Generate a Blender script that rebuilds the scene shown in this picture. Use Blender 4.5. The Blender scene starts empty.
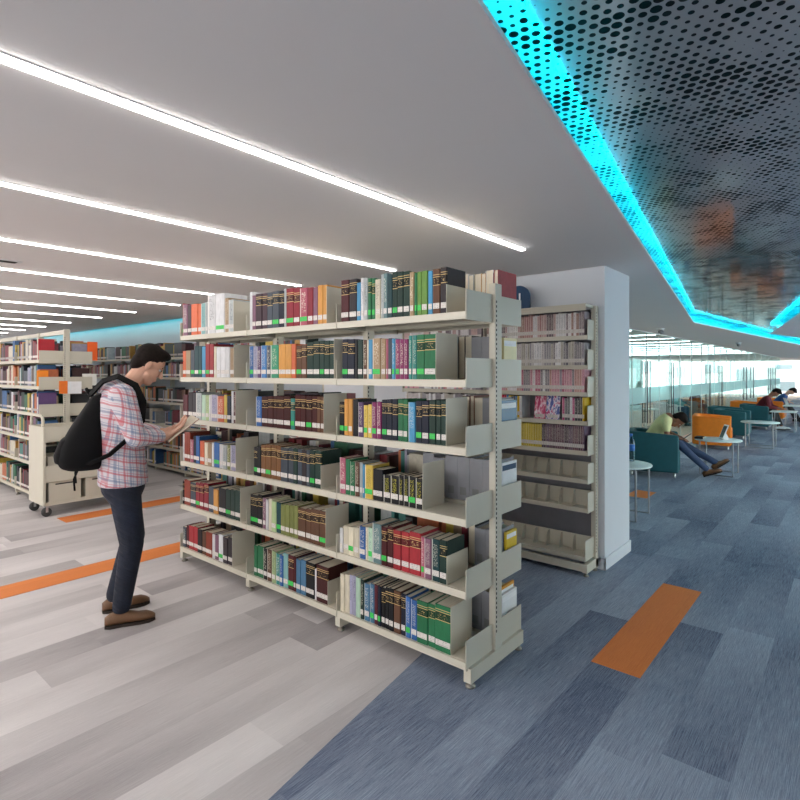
import bpy, bmesh, math, random
from mathutils import Vector, Matrix
random.seed(7)
C = bpy.context.scene.collection
SC = bpy.context.scene
PI = math.pi

# ------------------------------------------------------------------ measured view of the hall
FPX, HZ, CX, EYE = 542.0, 373.0, 400.0, 1.6
AZ = math.atan2(458, FPX)
SA, CA = math.sin(AZ), math.cos(AZ)
def onx(px, py, X):
    k = (px - CX) / FPX
    d = X / (k * SA + CA)
    return (-k * d * CA + d * SA, EYE - (py - HZ) * d / FPX)          # y, z on the plane x = X

# ------------------------------------------------------------------ materials
def lin(c):
    if isinstance(c, str):
        c = [int(c[i:i + 2], 16) / 255 for i in (0, 2, 4)]
    return tuple(v / 12.92 if v <= 0.04045 else ((v + 0.055) / 1.055) ** 2.4 for v in c[:3]) + (1.0,)

class NT:
    """small helper around one node tree"""
    def __init__(s, name):
        s.m = bpy.data.materials.new(name); s.m.use_nodes = True
        s.t = s.m.node_tree; s.p = s.t.nodes['Principled BSDF']; s.out = s.t.nodes['Material Output']
    def n(s, typ, **kw):
        o = s.t.nodes.new(typ)
        for k, v in kw.items(): setattr(o, k, v)
        return o
    def l(s, a, b): s.t.links.new(a, b)
    def put(s, sock, v):
        if hasattr(v, 'is_output'): s.l(v, sock)
        else: sock.default_value = v
    def math(s, op, a, b=None, c=None, clamp=False):
        o = s.n('ShaderNodeMath', operation=op); o.use_clamp = clamp
        s.put(o.inputs[0], a)
        if b is not None: s.put(o.inputs[1], b)
        if c is not None: s.put(o.inputs[2], c)
        return o.outputs[0]
    def mix(s, f, a, b, blend='MIX'):
        o = s.n('ShaderNodeMix', data_type='RGBA', blend_type=blend)
        s.put(o.inputs[0], f); s.put(o.inputs[6], a); s.put(o.inputs[7], b)
        return o.outputs[2]
    def coord(s, which):
        return s.n('ShaderNodeTexCoord').outputs[which]
    def sep(s, v):
        o = s.n('ShaderNodeSeparateXYZ'); s.l(v, o.inputs[0]); return o.outputs
    def comb(s, x, y, z):
        o = s.n('ShaderNodeCombineXYZ')
        for i, v in enumerate((x, y, z)): s.put(o.inputs[i], v)
        return o.outputs[0]
    def noise(s, vec, scale, detail=2, rough=.5):
        o = s.n('ShaderNodeTexNoise'); s.l(vec, o.inputs['Vector'])
        o.inputs['Scale'].default_value = scale; o.inputs['Detail'].default_value = detail; o.inputs['Roughness'].default_value = rough
        return o.outputs[0]
    def white(s, vec):
        o = s.n('ShaderNodeTexWhiteNoise', noise_dimensions='3D'); s.l(vec, o.inputs['Vector']); return o.outputs[0]
    def mapr(s, v, a, b, c=0.0, d=1.0):
        o = s.n('ShaderNodeMapRange'); s.put(o.inputs[0], v)
        for i, x in enumerate((a, b, c, d)): o.inputs[i + 1].default_value = x
        return o.outputs[0]
    def bump(s, h, strength=.2, dist=.002):
        o = s.n('ShaderNodeBump'); o.inputs['Strength'].default_value = strength; o.inputs['Distance'].default_value = dist
        s.l(h, o.inputs['Height']); s.l(o.outputs[0], s.p.inputs['Normal'])

def P(name, col, rough=.5, metal=0.0, var=.06, scale=14.0, bump=0.0, spec=.5, coat=0.0):
    """painted / coloured surface with slight procedural unevenness"""
    t = NT(name); c = lin(col)
    nz = t.noise(t.coord('Object'), scale, 3)
    f = t.mapr(nz, .3, .7, 1 - var, 1 + var)
    v = t.n('ShaderNodeVectorMath', operation='SCALE'); v.inputs[0].default_value = c[:3]; t.l(f, v.inputs['Scale'])
    t.l(v.outputs[0], t.p.inputs['Base Color'])
    t.p.inputs['Roughness'].default_value = rough; t.p.inputs['Metallic'].default_value = metal
    t.p.inputs['Specular IOR Level'].default_value = spec; t.p.inputs['Coat Weight'].default_value = coat
    if bump: t.bump(t.noise(t.coord('Object'), scale * 12, 2), bump)
    return t.m

def emit(name, col, strength):
    t = NT(name)
    t.p.inputs['Base Color'].default_value = lin(col); t.p.inputs['Emission Color'].default_value = lin(col)
    t.p.inputs['Emission Strength'].default_value = strength
    return t.m

def carpet(name, dark, light, width, length, seed, contrast=1.0, streak=.10):
    t = NT(name); x, y, z = t.sep(t.coord('Object'))
    row = t.math('FLOOR', t.math('DIVIDE', t.math('ADD', y, .12), width))
    off = t.white(t.comb(row, seed, 1.3))
    xi = t.math('ADD', t.math('DIVIDE', x, length), t.math('MULTIPLY', off, 3.0))
    col = t.math('FLOOR', xi)
    r1 = t.white(t.comb(row, col, seed + 2.7)); r2 = t.white(t.comb(col, row, seed + 9.1))
    fx = t.math('SUBTRACT', xi, col)
    # each plank runs from a darker to a lighter end, some reversed, with soft long clouds of yarn
    g = t.math('ABSOLUTE', t.math('SUBTRACT', fx, t.math('GREATER_THAN', r2, .5)))
    clouds = t.noise(t.comb(t.math('MULTIPLY', x, .8), t.math('ADD', t.math('MULTIPLY', y, 4.5), t.math('MULTIPLY', r1, 30.)), seed), 1.0, 2)
    v = t.math('ADD', t.math('ADD', t.math('MULTIPLY', g, .46), t.math('MULTIPLY', r1, .28)), t.math('MULTIPLY', clouds, .55))
    v = t.mapr(v, .28, .98)
    fib = t.noise(t.comb(t.math('MULTIPLY', x, 7.0), t.math('MULTIPLY', y, 330.), seed), 1.0, 2, .7)
    fib2 = t.noise(t.comb(t.math('MULTIPLY', x, 60.0), t.math('MULTIPLY', y, 700.), seed), 1.0, 1)
    v = t.math('ADD', t.math('MULTIPLY', t.math('SUBTRACT', v, .5), contrast), .5)
    v = t.math('ADD', v, t.math('MULTIPLY', t.math('SUBTRACT', fib, .5), streak * 9))
    v = t.math('ADD', v, t.math('MULTIPLY', t.math('SUBTRACT', fib2, .5), streak * 3), clamp=True)
    seam = t.math('LESS_THAN', t.math('ABSOLUTE', t.math('SUBTRACT', t.math('FRACT', t.math('DIVIDE', t.math('ADD', y, .12), width)), .5)), .494)
    c = t.mix(v, lin(dark), lin(light))
    c = t.mix(t.math('MULTIPLY', t.math('SUBTRACT', 1.0, seam), .25), c, lin(dark))
    t.l(c, t.p.inputs['Base Color']); t.p.inputs['Roughness'].default_value = .62; t.p.inputs['Specular IOR Level'].default_value = .4
    t.bump(fib, .35, .002)
    return t.m

def cover_mat(name, style):
    """book covers: one material per kind of binding, the colour comes from the book itself"""
    t = NT(name)
    base = t.n('ShaderNodeObjectInfo').outputs['Color']; rnd = t.n('ShaderNodeObjectInfo').outputs['Random']
    gx, gy, gz = t.sep(t.coord('Generated')); ox, oy, oz = t.sep(t.coord('Object'))
    spine = t.math('LESS_THAN', gx, .05)
    nz = t.noise(t.comb(t.math('MULTIPLY', ox, 30.), t.math('MULTIPLY', oy, 60.), t.math('ADD', t.math('MULTIPLY', oz, 18.), t.math('MULTIPLY', rnd, 50.))), 1.0, 3)
    c = t.mix(t.mapr(nz, .3, .8, 0, .22), base, lin('101010'))
    if style == 'gold':
        sh = t.math('MULTIPLY', t.math('SUBTRACT', rnd, .5), .05)
        z = t.math('ADD', gz, sh)
        panel = t.math('LESS_THAN', t.math('ABSOLUTE', t.math('SUBTRACT', z, .745)), .085)
        c = t.mix(t.math('MULTIPLY', t.math('MULTIPLY', panel, spine), .72), c, lin('0c0a08'))
        lines = None
        for q in (.655, .835, .885):
            b = t.math('LESS_THAN', t.math('ABSOLUTE', t.math('SUBTRACT', z, q)), .008)
            lines = b if lines is None else t.math('MAXIMUM', lines, b)
        letters = t.math('MULTIPLY', t.math('GREATER_THAN', t.noise(t.comb(t.math('MULTIPLY', gy, 7.), t.math('MULTIPLY', rnd, 90.), t.math('MULTIPLY', gz, 46.)), 1.0, 1), .60), t.math('LESS_THAN', t.math('ABSOLUTE', t.math('SUBTRACT', z, .745)), .055))
        mid = t.math('LESS_THAN', t.math('ABSOLUTE', t.math('SUBTRACT', gy, .5)), .3)
        m = t.math('MULTIPLY', t.math('MAXIMUM', lines, t.math('MULTIPLY', t.math('MULTIPLY', letters, mid), .7)), spine)
        c = t.mix(m, c, lin('c2a670'))
    if style == 'title':
        lum = t.n('ShaderNodeRGBToBW'); t.l(base, lum.inputs[0])
        ink = t.mix(t.math('GREATER_THAN', lum.outputs[0], .28), lin('e6e0cc'), lin('2a2c34'))
        mk = t.math('GREATER_THAN', t.noise(t.comb(t.math('MULTIPLY', gy, 8.), t.math('MULTIPLY', rnd, 70.), t.math('MULTIPLY', gz, 62.)), 1.0, 2), .56)
        mid = t.math('MULTIPLY', t.math('LESS_THAN', t.math('ABSOLUTE', t.math('SUBTRACT', gy, .5)), .27), t.math('LESS_THAN', t.math('ABSOLUTE', t.math('SUBTRACT', gz, .62)), .27))
        c = t.mix(t.math('MULTIPLY', t.math('MULTIPLY', t.math('MULTIPLY', mk, mid), spine), .6), c, ink)
        st = t.math('MULTIPLY', t.math('GREATER_THAN', gy, .82), spine)
        c = t.mix(t.math('MULTIPLY', st, .45), c, lin('f0ece0'))
    t.l(c, t.p.inputs['Base Color']); t.p.inputs['Roughness'].default_value = .42 if style != 'gold' else .5
    t.p.inputs['Specular IOR Level'].default_value = .22
    return t.m

def plaid():
    t = NT('plaid_cotton'); x, y, z = t.sep(t.coord('Object'))
    nz = t.noise(t.coord('Object'), 6, 2)
    w = t.math('MULTIPLY', t.math('SUBTRACT', nz, .5), .03)
    u = t.math('ADD', t.math('ADD', t.math('MULTIPLY', x, 1.0), t.math('MULTIPLY', y, .75)), w); v = t.math('ADD', t.math('ADD', z, t.math('MULTIPLY', x, .25)), w)
    def band(q, per, at, wd):
        return t.math('LESS_THAN', t.math('ABSOLUTE', t.math('SUBTRACT', t.math('FRACT', t.math('DIVIDE', q, per)), at)), wd)
    c = lin('cdc7cc')
    for q in (u, v):
        for at, wd, col, f in ((.22, .07, 'b83a48', .62), (.40, .03, 'c4606a', .5), (.66, .08, '4a6288', .5), (.86, .03, '6d7fa0', .55)):
            c = t.mix(t.math('MULTIPLY', band(q, .085, at, wd), f), c, lin(col))
    t.l(c, t.p.inputs['Base Color']); t.p.inputs['Roughness'].default_value = .85
    t.bump(t.noise(t.coord('Object'), 22, 3), .35, .006)
    return t.m

def denim():
    t = NT('dark_denim')
    nz = t.noise(t.coord('Object'), 5, 3); fi = t.noise(t.coord('Object'), 160, 2)
    c = t.mix(t.mapr(nz, .35, .7), lin('090d19'), lin('131a2d')); c = t.mix(t.mapr(fi, .3, .8, 0, .3), c, lin('27324c'))
    t.l(c, t.p.inputs['Base Color']); t.p.inputs['Roughness'].default_value = .85
    ox, oy, oz = t.sep(t.coord('Object'))
    fold = t.noise(t.comb(t.math('MULTIPLY', ox, 4.), t.math('MULTIPLY', oy, 4.), t.math('ADD', t.math('MULTIPLY', oz, 17.), t.math('MULTIPLY', ox, 9.))), 1.0, 2)
    t.bump(fold, 1.0, .03)
    return t.m

def perforated(name='perforated_steel', glow=None):
    """steel sheet punched with holes of many sizes on a staggered grid; the holes are open"""
    t = NT(name); x, y, z = t.sep(t.coord('Object'))
    if glow: y = z
    pit = .038
    u = t.math('DIVIDE', x, pit); v = t.math('DIVIDE', y, pit * .92)
    rowp = t.math('FLOOR', u)
    vs = t.math('ADD', v, t.math('MULTIPLY', t.math('MODULO', t.math('ABSOLUTE', rowp), 2.0), .5))
    cu = t.math('SUBTRACT', t.math('SUBTRACT', u, rowp), .5); cv = t.math('SUBTRACT', t.math('FRACT', vs), .5)
    cell = t.comb(rowp, t.math('FLOOR', vs), 4.0)
    big = t.n('ShaderNodeVectorMath', operation='SCALE'); t.l(cell, big.inputs[0]); big.inputs['Scale'].default_value = 1.0
    blobs = t.noise(big.outputs[0], .16, 3, .6)
    rad = t.math('ADD', t.mapr(blobs, .34, .66, .07, .44), t.math('MULTIPLY', t.math('SUBTRACT', t.white(cell), .5), .20))
    rad = t.math('MINIMUM', t.math('MAXIMUM', rad, .05), .45)
    dist = t.math('SQRT', t.math('ADD', t.math('MULTIPLY', cu, cu), t.math('MULTIPLY', cv, cv)))
    hole = t.math('LESS_THAN', dist, rad)
    t.p.inputs['Base Color'].default_value = lin('bcbabb'); t.p.inputs['Metallic'].default_value = 1.0
    t.p.inputs['Roughness'].default_value = .1
    t.p.inputs['Metallic'].default_value = .45
    if glow:
        t.p.inputs['Metallic'].default_value = 0; t.p.inputs['Base Color'].default_value = lin('c8d0d4'); t.p.inputs['Emission Color'].default_value = lin(glow); t.p.inputs['Emission Strength'].default_value = .55
    tr = t.n('ShaderNodeBsdfTransparent'); mx = t.n('ShaderNodeMixShader')
    t.l(hole, mx.inputs[0]); t.l(t.p.outputs[0], mx.inputs[1]); t.l(tr.outputs[0], mx.inputs[2]); t.l(mx.outputs[0], t.out.inputs[0])
    return t.m

def glass(name, tint, refl=.35, rough=0.0):
    t = NT(name); tr = t.n('ShaderNodeBsdfTransparent'); tr.inputs[0].default_value = lin(tint)
    gl = t.n('ShaderNodeBsdfGlossy'); gl.inputs['Roughness'].default_value = rough; gl.inputs[0].default_value = (.9, 1, 1, 1)
    fr = t.n('ShaderNodeFresnel'); fr.inputs[0].default_value = 1.45
    mx = t.n('ShaderNodeMixShader'); t.l(t.math('MULTIPLY', fr.outputs[0], refl), mx.inputs[0]); t.l(tr.outputs[0], mx.inputs[1]); t.l(gl.outputs[0], mx.inputs[2])
    t.l(mx.outputs[0], t.out.inputs[0]); t.t.nodes.remove(t.p)
    return t.m

def frosted():
    t = NT('frosted_film'); tr = t.n('ShaderNodeBsdfTransparent'); df = t.n('ShaderNodeBsdfDiffuse'); df.inputs[0].default_value = lin('c4dcdc')
    tr.inputs[0].default_value = lin('d4eeee'); mx = t.n('ShaderNodeMixShader'); mx.inputs[0].default_value = .55
    t.l(tr.outputs[0], mx.inputs[1]); t.l(df.outputs[0], mx.inputs[2]); t.l(mx.outputs[0], t.out.inputs[0]); t.t.nodes.remove(t.p)
    return t.m

def sticker(name, col):
    t = NT(name); x, y, z = t.sep(t.coord('Generated')); rnd = t.n('ShaderNodeObjectInfo').outputs['Random']
    row = t.math('LESS_THAN', t.math('ABSOLUTE', t.math('SUBTRACT', t.math('FRACT', t.math('MULTIPLY', z, 3.0)), .5)), .2)
    ch = t.math('GREATER_THAN', t.noise(t.comb(t.math('MULTIPLY', y, 9.), t.math('MULTIPLY', rnd, 80.), t.math('FLOOR', t.math('MULTIPLY', z, 3.0))), 1.0, 0), .5)
    inn = t.math('LESS_THAN', t.math('ABSOLUTE', t.math('SUBTRACT', y, .5)), .36)
    t.l(t.mix(t.math('MULTIPLY', t.math('MULTIPLY', row, ch), t.math('MULTIPLY', inn, .45)), lin(col), lin('3a3a3c')), t.p.inputs['Base Color'])
    t.p.inputs['Roughness'].default_value = .5
    return t.m

def pages():
    t = NT('paper_edges'); x, y, z = t.sep(t.coord('Object'))
    n = t.noise(t.comb(0.0, t.math('MULTIPLY', y, 1400.), t.math('MULTIPLY', z, 2.)), 1.0, 1)
    t.l(t.mix(n, lin('b9ad98'), lin('ece4d2')), t.p.inputs['Base Color']); t.p.inputs['Roughness'].default_value = .9
    return t.m

MAT = dict(
    shelf=P('beige_powder_coat', 'c6c0b0', .42, var=.025, scale=3), shelf_dark=P('slot_shadow_steel', '3a3834', .7),
    leg_steel=P('grey_leg_steel', '8f9296', .4, .5), dark_steel=P('satin_dark_steel', '5c5f62', .4, .3), back_grey=P('grey_back_panel', '77767c', .6, var=.05), chrome=P('brushed_steel', 'b4b6b8', .28, 1.0), foot=P('levelling_foot_steel', '8a857c', .4, .6),
    white=P('white_wall_paint', 'd0d3d9', .75, var=.015, scale=2), ceil=P('white_ceiling_paint', 'e6e2e0', .8, var=.012, scale=1.2),
    bright=P('gloss_white_cove', 'f2f4f4', .6), void=P('dark_plenum', '0a0b0d', .9), page=pages(), sticker=sticker('white_call_label', 'd2ccc6'), sticker_green=sticker('green_call_label', '2fbe4c'),
    plain=cover_mat('cloth_cover', 'plain'), gold=cover_mat('gilt_leather_cover', 'gold'), title=cover_mat('printed_cover', 'title'),
    lamp=emit('linear_lamp_diffuser', 'fffcf8', 11.0), lamp_far=emit('linear_lamp_diffuser_cool', 'f6fcff', 9.0), alu=P('white_aluminium', 'd8d8d8', .4),
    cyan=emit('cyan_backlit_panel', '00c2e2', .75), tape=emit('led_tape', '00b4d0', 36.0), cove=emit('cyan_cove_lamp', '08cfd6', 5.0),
    perf=perforated(), grey_carpet=carpet('grey_plank_carpet', '9b9596', 'dfdad9', .25, 1.9, 3.0, .85, .07),
    blue_carpet=carpet('blue_plank_carpet', '3c4866', 'a6b2c4', .25, 1.5, 11.0, .6, .19),
    orange_carpet=carpet('orange_plank_carpet', 'ca6226', 'f0984f', .26, 40., 5.0, .3, .10),
    beige_floor=P('warm_beige_floor', 'dcbba6', .5, var=.05),
    glass=glass('partition_glass', 'eefaf9', .3), clear=glass('bottle_plastic', 'dceef4', .9), window=glass('window_glass', 'f2fafa', .4), frost=frosted(),
    teal=P('teal_upholstery', '0d4f58', .7, bump=.15), orange=P('orange_upholstery', 'e07a10', .7, bump=.15), table=P('white_laminate', 'd4e2e0', .3),
    plaid=plaid(), denim=denim(), skin=P('skin_light', 'd0a088', .55, var=.04), skin_brown=P('skin_brown', '8a5a44', .55, var=.04), hair=P('dark_hair', '1d1512', .75, spec=.15, var=.3, scale=60, bump=.5),
    pack=P('black_nylon', '0b0a0c', .8, var=.15, bump=.3, spec=.2), shoe=P('brown_leather', '6a4a30', .5, var=.15), sole=P('dark_rubber', '2c2018', .8), black=P('black_cloth', '15161a', .8),
    yellow_shirt=P('pale_yellow_cotton', 'dcd9a0', .85), red_shirt=P('dark_red_cotton', '5e1420', .85), blue_shirt=P('blue_cotton', '1f4c86', .85), teal_shirt=P('pale_teal_cotton', '86b9b8', .85), white_shirt=P('white_cotton', 'c9d4d6', .85),
    jeans=P('blue_denim', '3a4a68', .85, var=.12), sign=P('deep_blue_sign', '07385c', .45, spec=.3), letter=P('white_lettering', 'f0f0f0', .5), rubber=P('grey_caster_rubber', '3b3a3a', .7), eye=P('eye', 'e8e4e0', .2), iris=P('iris_dark', '20140c', .2),
    facade=P('white_render', 'f0f0f0', .9, var=.02), pane_grey=P('grey_window_glass', '8f9aa0', .3), plastic_grey=P('grey_plastic', '7b7c7d', .5), plastic_white=P('white_plastic', 'd9d9dc', .4), screen=P('dark_screen', '16181c', .2), water_label=P('blue_label', '2d6fc0', .4), wall_teal=P('pale_teal_wall', '9cc2c4', .8, var=.02),
    file_grey=P('grey_board', '8b8c92', .6), orange_card=P('orange_card', 'f07a28', .6), white_card=P('white_card', 'e9e9ec', .6),
)

# ------------------------------------------------------------------ mesh building
class MB:
    def __init__(s): s.v = []; s.f = []; s.mi = []; s.sm = []
    def add(s, vs, fs, mi=0, smooth=False):
        b = len(s.v); s.v += [Vector(p) for p in vs]
        for f in fs: s.f.append([b + i for i in f]); s.mi.append(mi); s.sm.append(smooth)
        return s
    def box(s, x0, y0, z0, x1, y1, z1, mi=0):
        return s.add([(x0, y0, z0), (x1, y0, z0), (x1, y1, z0), (x0, y1, z0), (x0, y0, z1), (x1, y0, z1), (x1, y1, z1), (x0, y1, z1)],
                     [(0, 3, 2, 1), (4, 5, 6, 7), (0, 1, 5, 4), (1, 2, 6, 5), (2, 3, 7, 6), (3, 0, 4, 7)], mi)
    def prism(s, poly, a, b, axis=2, mi=0, smooth=False):
        """poly in the other two axes, extruded from a to b along axis"""
        def mk(p, q): return (q, p[0], p[1]) if axis == 0 else (p[0], q, p[1]) if axis == 1 else (p[0], p[1], q)
        n = len(poly); vs = [mk(p, a) for p in poly] + [mk(p, b) for p in poly]
        s.add(vs, [tuple(range(n))[::-1], tuple(range(n, 2 * n))], mi)
        return s.add(vs, [(i, (i + 1) % n, n + (i + 1) % n, n + i) for i in range(n)], mi, smooth)
    def rings(s, rings, mi=0, smooth=True, cap=True):
        n = len(rings[0]); vs = [p for r in rings for p in r]; fs = []
        for j in range(len(rings) - 1):
            fs += [(j * n + i, j * n + (i + 1) % n, (j + 1) * n + (i + 1) % n, (j + 1) * n + i) for i in range(n)]
        if cap: fs += [tuple(range(n))[::-1], tuple(range((len(rings) - 1) * n, len(rings) * n))]
        return s.add(vs, fs, mi, smooth)
    def tube(s, pts, r, n=10, mi=0, smooth=True):
        pts = [Vector(p) for p in pts]; rr = r if isinstance(r, (list, tuple)) else [r] * len(pts); out = []; prev = None
        for i, p in enumerate(pts):
            d = (pts[min(i + 1, len(pts) - 1)] - pts[max(i - 1, 0)]).normalized()
            if prev is None: a = d.orthogonal().normalized()
            else: a = (prev - d * prev.dot(d)).normalized()
            prev = a; b = d.cross(a)
            out.append([p + (a * math.cos(t) + b * math.sin(t)) * rr[i] for t in (2 * PI * k / n for k in range(n))])
        return s.rings(out, mi, smooth)
    def capsule(s, p0, r0, p1, r1, n=12, mi=0):
        p0, p1 = Vector(p0), Vector(p1); d = (p1 - p0).normalized(); a = d.orthogonal().normalized(); b = d.cross(a); out = []
        for c, r, angs in ((p0, r0, (-80, -55, -28, 0)), (p1, r1, (0, 28, 55, 80))):
            for g in angs:
                g = math.radians(g)
                out.append([c + d * r * math.sin(g) + (a * math.cos(t) + b * math.sin(t)) * r * math.cos(g) for t in (2 * PI * k / n for k in range(n))])
        return s.rings(out, mi)
    def ell(s, c, rad, fwd=(1, 0, 0), up=(0, 0, 1), n=18, m=10, mi=0):
        c = Vector(c); f = Vector(fwd).normalized(); u = Vector(up); u = (u - f * u.dot(f)).normalized(); l = u.cross(f); out = []
        for j in range(m):
            g = math.radians(-86 + 172 * j / (m - 1))
            out.append([c + u * rad[2] * math.sin(g) + (f * rad[0] * math.cos(t) + l * rad[1] * math.sin(t)) * math.cos(g) for t in (2 * PI * k / n for k in range(n))])
        return s.rings(out, mi)
    def lathe(s, c, prof, n=20, mi=0, smooth=True):
        return s.rings([[(c[0] + r * math.cos(2 * PI * k / n), c[1] + r * math.sin(2 * PI * k / n), c[2] + z) for k in range(n)] for r, z in prof], mi, smooth)
    def build(s, name, mats, parent=None, local=False, bevel=0.0, segs=2, origin=None):
        if not isinstance(mats, (list, tuple)): mats = [mats]
        off = Vector((0, 0, 0))
        if not local:
            if parent is not None:
                q = parent
                while q is not None: off += q.location; q = q.parent
            elif origin is not None: off = Vector(origin)
            else:
                xs = [p.x for p in s.v]; ys = [p.y for p in s.v]; zs = [p.z for p in s.v]
                off = Vector(((min(xs) + max(xs)) / 2, (min(ys) + max(ys)) / 2, min(zs)))
        me = bpy.data.meshes.new(name); me.from_pydata([p - off for p in s.v], [], s.f)
        for m in mats: me.materials.append(m)
        me.polygons.foreach_set('material_index', s.mi); me.polygons.foreach_set('use_smooth', s.sm); me.update()
        o = bpy.data.objects.new(name, me); C.objects.link(o)
        if parent is not None: o.parent = parent
        elif not local: o.location = off
        if bevel:
            b = o.modifiers.new('edge', 'BEVEL'); b.width = bevel; b.segments = segs; b.limit_method = 'ANGLE'; b.angle_limit = math.radians(50)
        return o

def empty(name, loc, rz=0.0):
    o = bpy.data.objects.new(name, None); C.objects.link(o); o.location = loc; o.rotation_euler = (0, 0, rz); o.empty_display_size = .1
    return o
def tag(o, label, cat, group=None):
    o['label'] = label; o['category'] = cat
    if group: o['group'] = group
    return o
def struct(o, label=None):
    o['kind'] = 'structure'
    if label: o['label'] = label; o['category'] = o.name.split('_')[0]
    return o
def copy_tree(o, parent=None):
    c = o.copy(); C.objects.link(c)
    if parent is not None: c.parent = parent
    for ch in list(o.children): copy_tree(ch, c)
    return c
ORD = 'zeroth first second third fourth fifth sixth seventh eighth ninth tenth eleventh twelfth thirteenth fourteenth fifteenth sixteenth seventeenth eighteenth nineteenth twentieth twenty-first twenty-second twenty-third twenty-fourth twenty-fifth twenty-sixth twenty-seventh twenty-eighth twenty-ninth thirtieth thirty-first thirty-second thirty-third thirty-fourth thirty-fifth thirty-sixth thirty-seventh thirty-eighth thirty-ninth fortieth forty-first forty-second forty-third forty-fourth forty-fifth forty-sixth forty-seventh forty-eighth forty-ninth fiftieth'.split()
ORD += [t + '-' + o for t in ('fifty', 'sixty') for o in ORD[1:10]]

# ------------------------------------------------------------------ the room
H = 2.47
def line_y(x): return 1.689 + .174 * (x - 1.232)                      # where grey carpet meets blue
def flat(name, poly, z, mat, up=True):
    m = MB(); m.add([(p[0], p[1], z) for p in poly], [tuple(range(len(poly))) if up else tuple(range(len(poly)))[::-1]])
    return struct(m.build(name, mat, origin=(0, 0, 0)))
flat('floor', [(-8, line_y(-8)), (5.05, line_y(5.05)), (5.05, 17), (-8, 17)], 0, MAT['grey_carpet'])
flat('floor_blue', [(-8, -9), (48, -9), (48, 2.95), (5.05, 2.95), (5.05, line_y(5.05)), (-8, line_y(-8))], 0, MAT['blue_carpet'])
flat('floor_lounge', [(5.05, 2.95), (48, 2.95), (48, 12), (5.05, 12)], 0, MAT['beige_floor'])
for (x0, y0, x1, y1) in ((2.98, .872, 4.44, 1.13), (-5, 4.63, 4.1, 4.90), (2.12, 6.46, 4.1, 6.74), (7.3, 2.06, 7.75, 2.32)):
    m = MB(); m.box(x0, y0, 0.0002, x1, y1, .003); struct(m.build('floor_inlay', MAT['orange_carpet'], origin=(0, 0, 0)))

EL = [(-5.4, .508 - .159 * 5.4), (10.5, 2.18), (14.2, 1.90), (30, .66)]      # left rim of the ceiling opening
ER = [(30, .20), (16.7, 1.09), (14.49, 1.485), (-5.4, 1.485 - .1807 * 19.89)]
flat('ceiling', EL + [(48, .43), (48, 12), (5.0, 12), (5.0, 4.95), (4.32, 4.95), (4.32, 17), (-5.4, 17)], H, MAT['ceil'], up=False)
flat('ceiling_aisle', ER + [(-5.4, -3.4), (48, -3.4), (48, .43), (30, .66)], H, MAT['ceil'], up=False)
flat('ceiling_cove', [(4.2, 4.9), (4.75, 4.9), (4.75, 17), (4.2, 17)], 2.66, MAT['white'], up=False)
m = MB(); m.box(4.32, 4.95, H, 4.325, 17, 2.66); struct(m.build('trim_cove', MAT['white']))
SHEET = H + .12
pf = flat('ceiling_perforated', [(-5.4, -2.6), (14.49, 1.0), (16.7, .6), (31, -.3), (31, 1.1), (14.2, 2.4), (10.5, 2.68), (-5.4, .2)], SHEET, MAT['perf'], up=False)
m = MB(); m.box(-5.4, -3.4, SHEET + .25, 48, 3.2, SHEET + .27); m.box(-5.4, 2.7, H + .01, 31, 2.72, SHEET + .25); m.box(-5.4, -3.4, H + .01, 31, -3.38, SHEET + .25)
struct(m.build('ceiling_void', MAT['void']))
def cove(pts, lab):
    t = tag(empty('cove_light', (pts[0][0], pts[0][1], H)), lab, 'cove light')
    m = MB(); tp = MB(); bk = MB(); lp = MB()
    for (a, b) in zip(pts, pts[1:]):
        dx, dy = b[0] - a[0], b[1] - a[1]; L = math.hypot(dx, dy); nx, ny = -dy / L, dx / L; ex, ey = dx / L, dy / L
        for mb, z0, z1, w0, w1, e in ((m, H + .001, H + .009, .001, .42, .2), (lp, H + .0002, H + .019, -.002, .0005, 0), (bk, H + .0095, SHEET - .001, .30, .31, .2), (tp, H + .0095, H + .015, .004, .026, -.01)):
            p, q = (a[0] - ex * e, a[1] - ey * e), (b[0] + ex * e, b[1] + ey * e)
            mb.prism([(p[0] + nx * w0, p[1] + ny * w0), (q[0] + nx * w0, q[1] + ny * w0), (q[0] + nx * w1, q[1] + ny * w1), (p[0] + nx * w1, p[1] + ny * w1)], z0, z1)
    m.build('cove_ledge', MAT['bright'], t); lp.build('cove_lip', MAT['ceil'], t); bk.build('backlit_panel', MAT['cyan'], t); tp.build('led_tape', MAT['tape'], t)  # recess back wall given its own glow, standing in for tape light
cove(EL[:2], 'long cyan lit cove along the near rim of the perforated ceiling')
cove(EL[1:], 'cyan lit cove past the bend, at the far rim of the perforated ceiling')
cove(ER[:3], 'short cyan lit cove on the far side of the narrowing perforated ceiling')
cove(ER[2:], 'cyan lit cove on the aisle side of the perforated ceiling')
t = tag(empty('cove_light', (4.36, 11, H)), 'hidden cyan cove lamp washing the top of the back wall', 'cove light')
m = MB(); m.box(4.335, 5.0, H + .02, 4.36, 16.9, H + .045); m.build('lamp_strip', MAT['cove'], t)
m = MB(); m.box(4.327, 5.0, H + .005, 4.37, 16.9, H + .018); m.build('lamp_tray', MAT['alu'], t)

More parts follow.
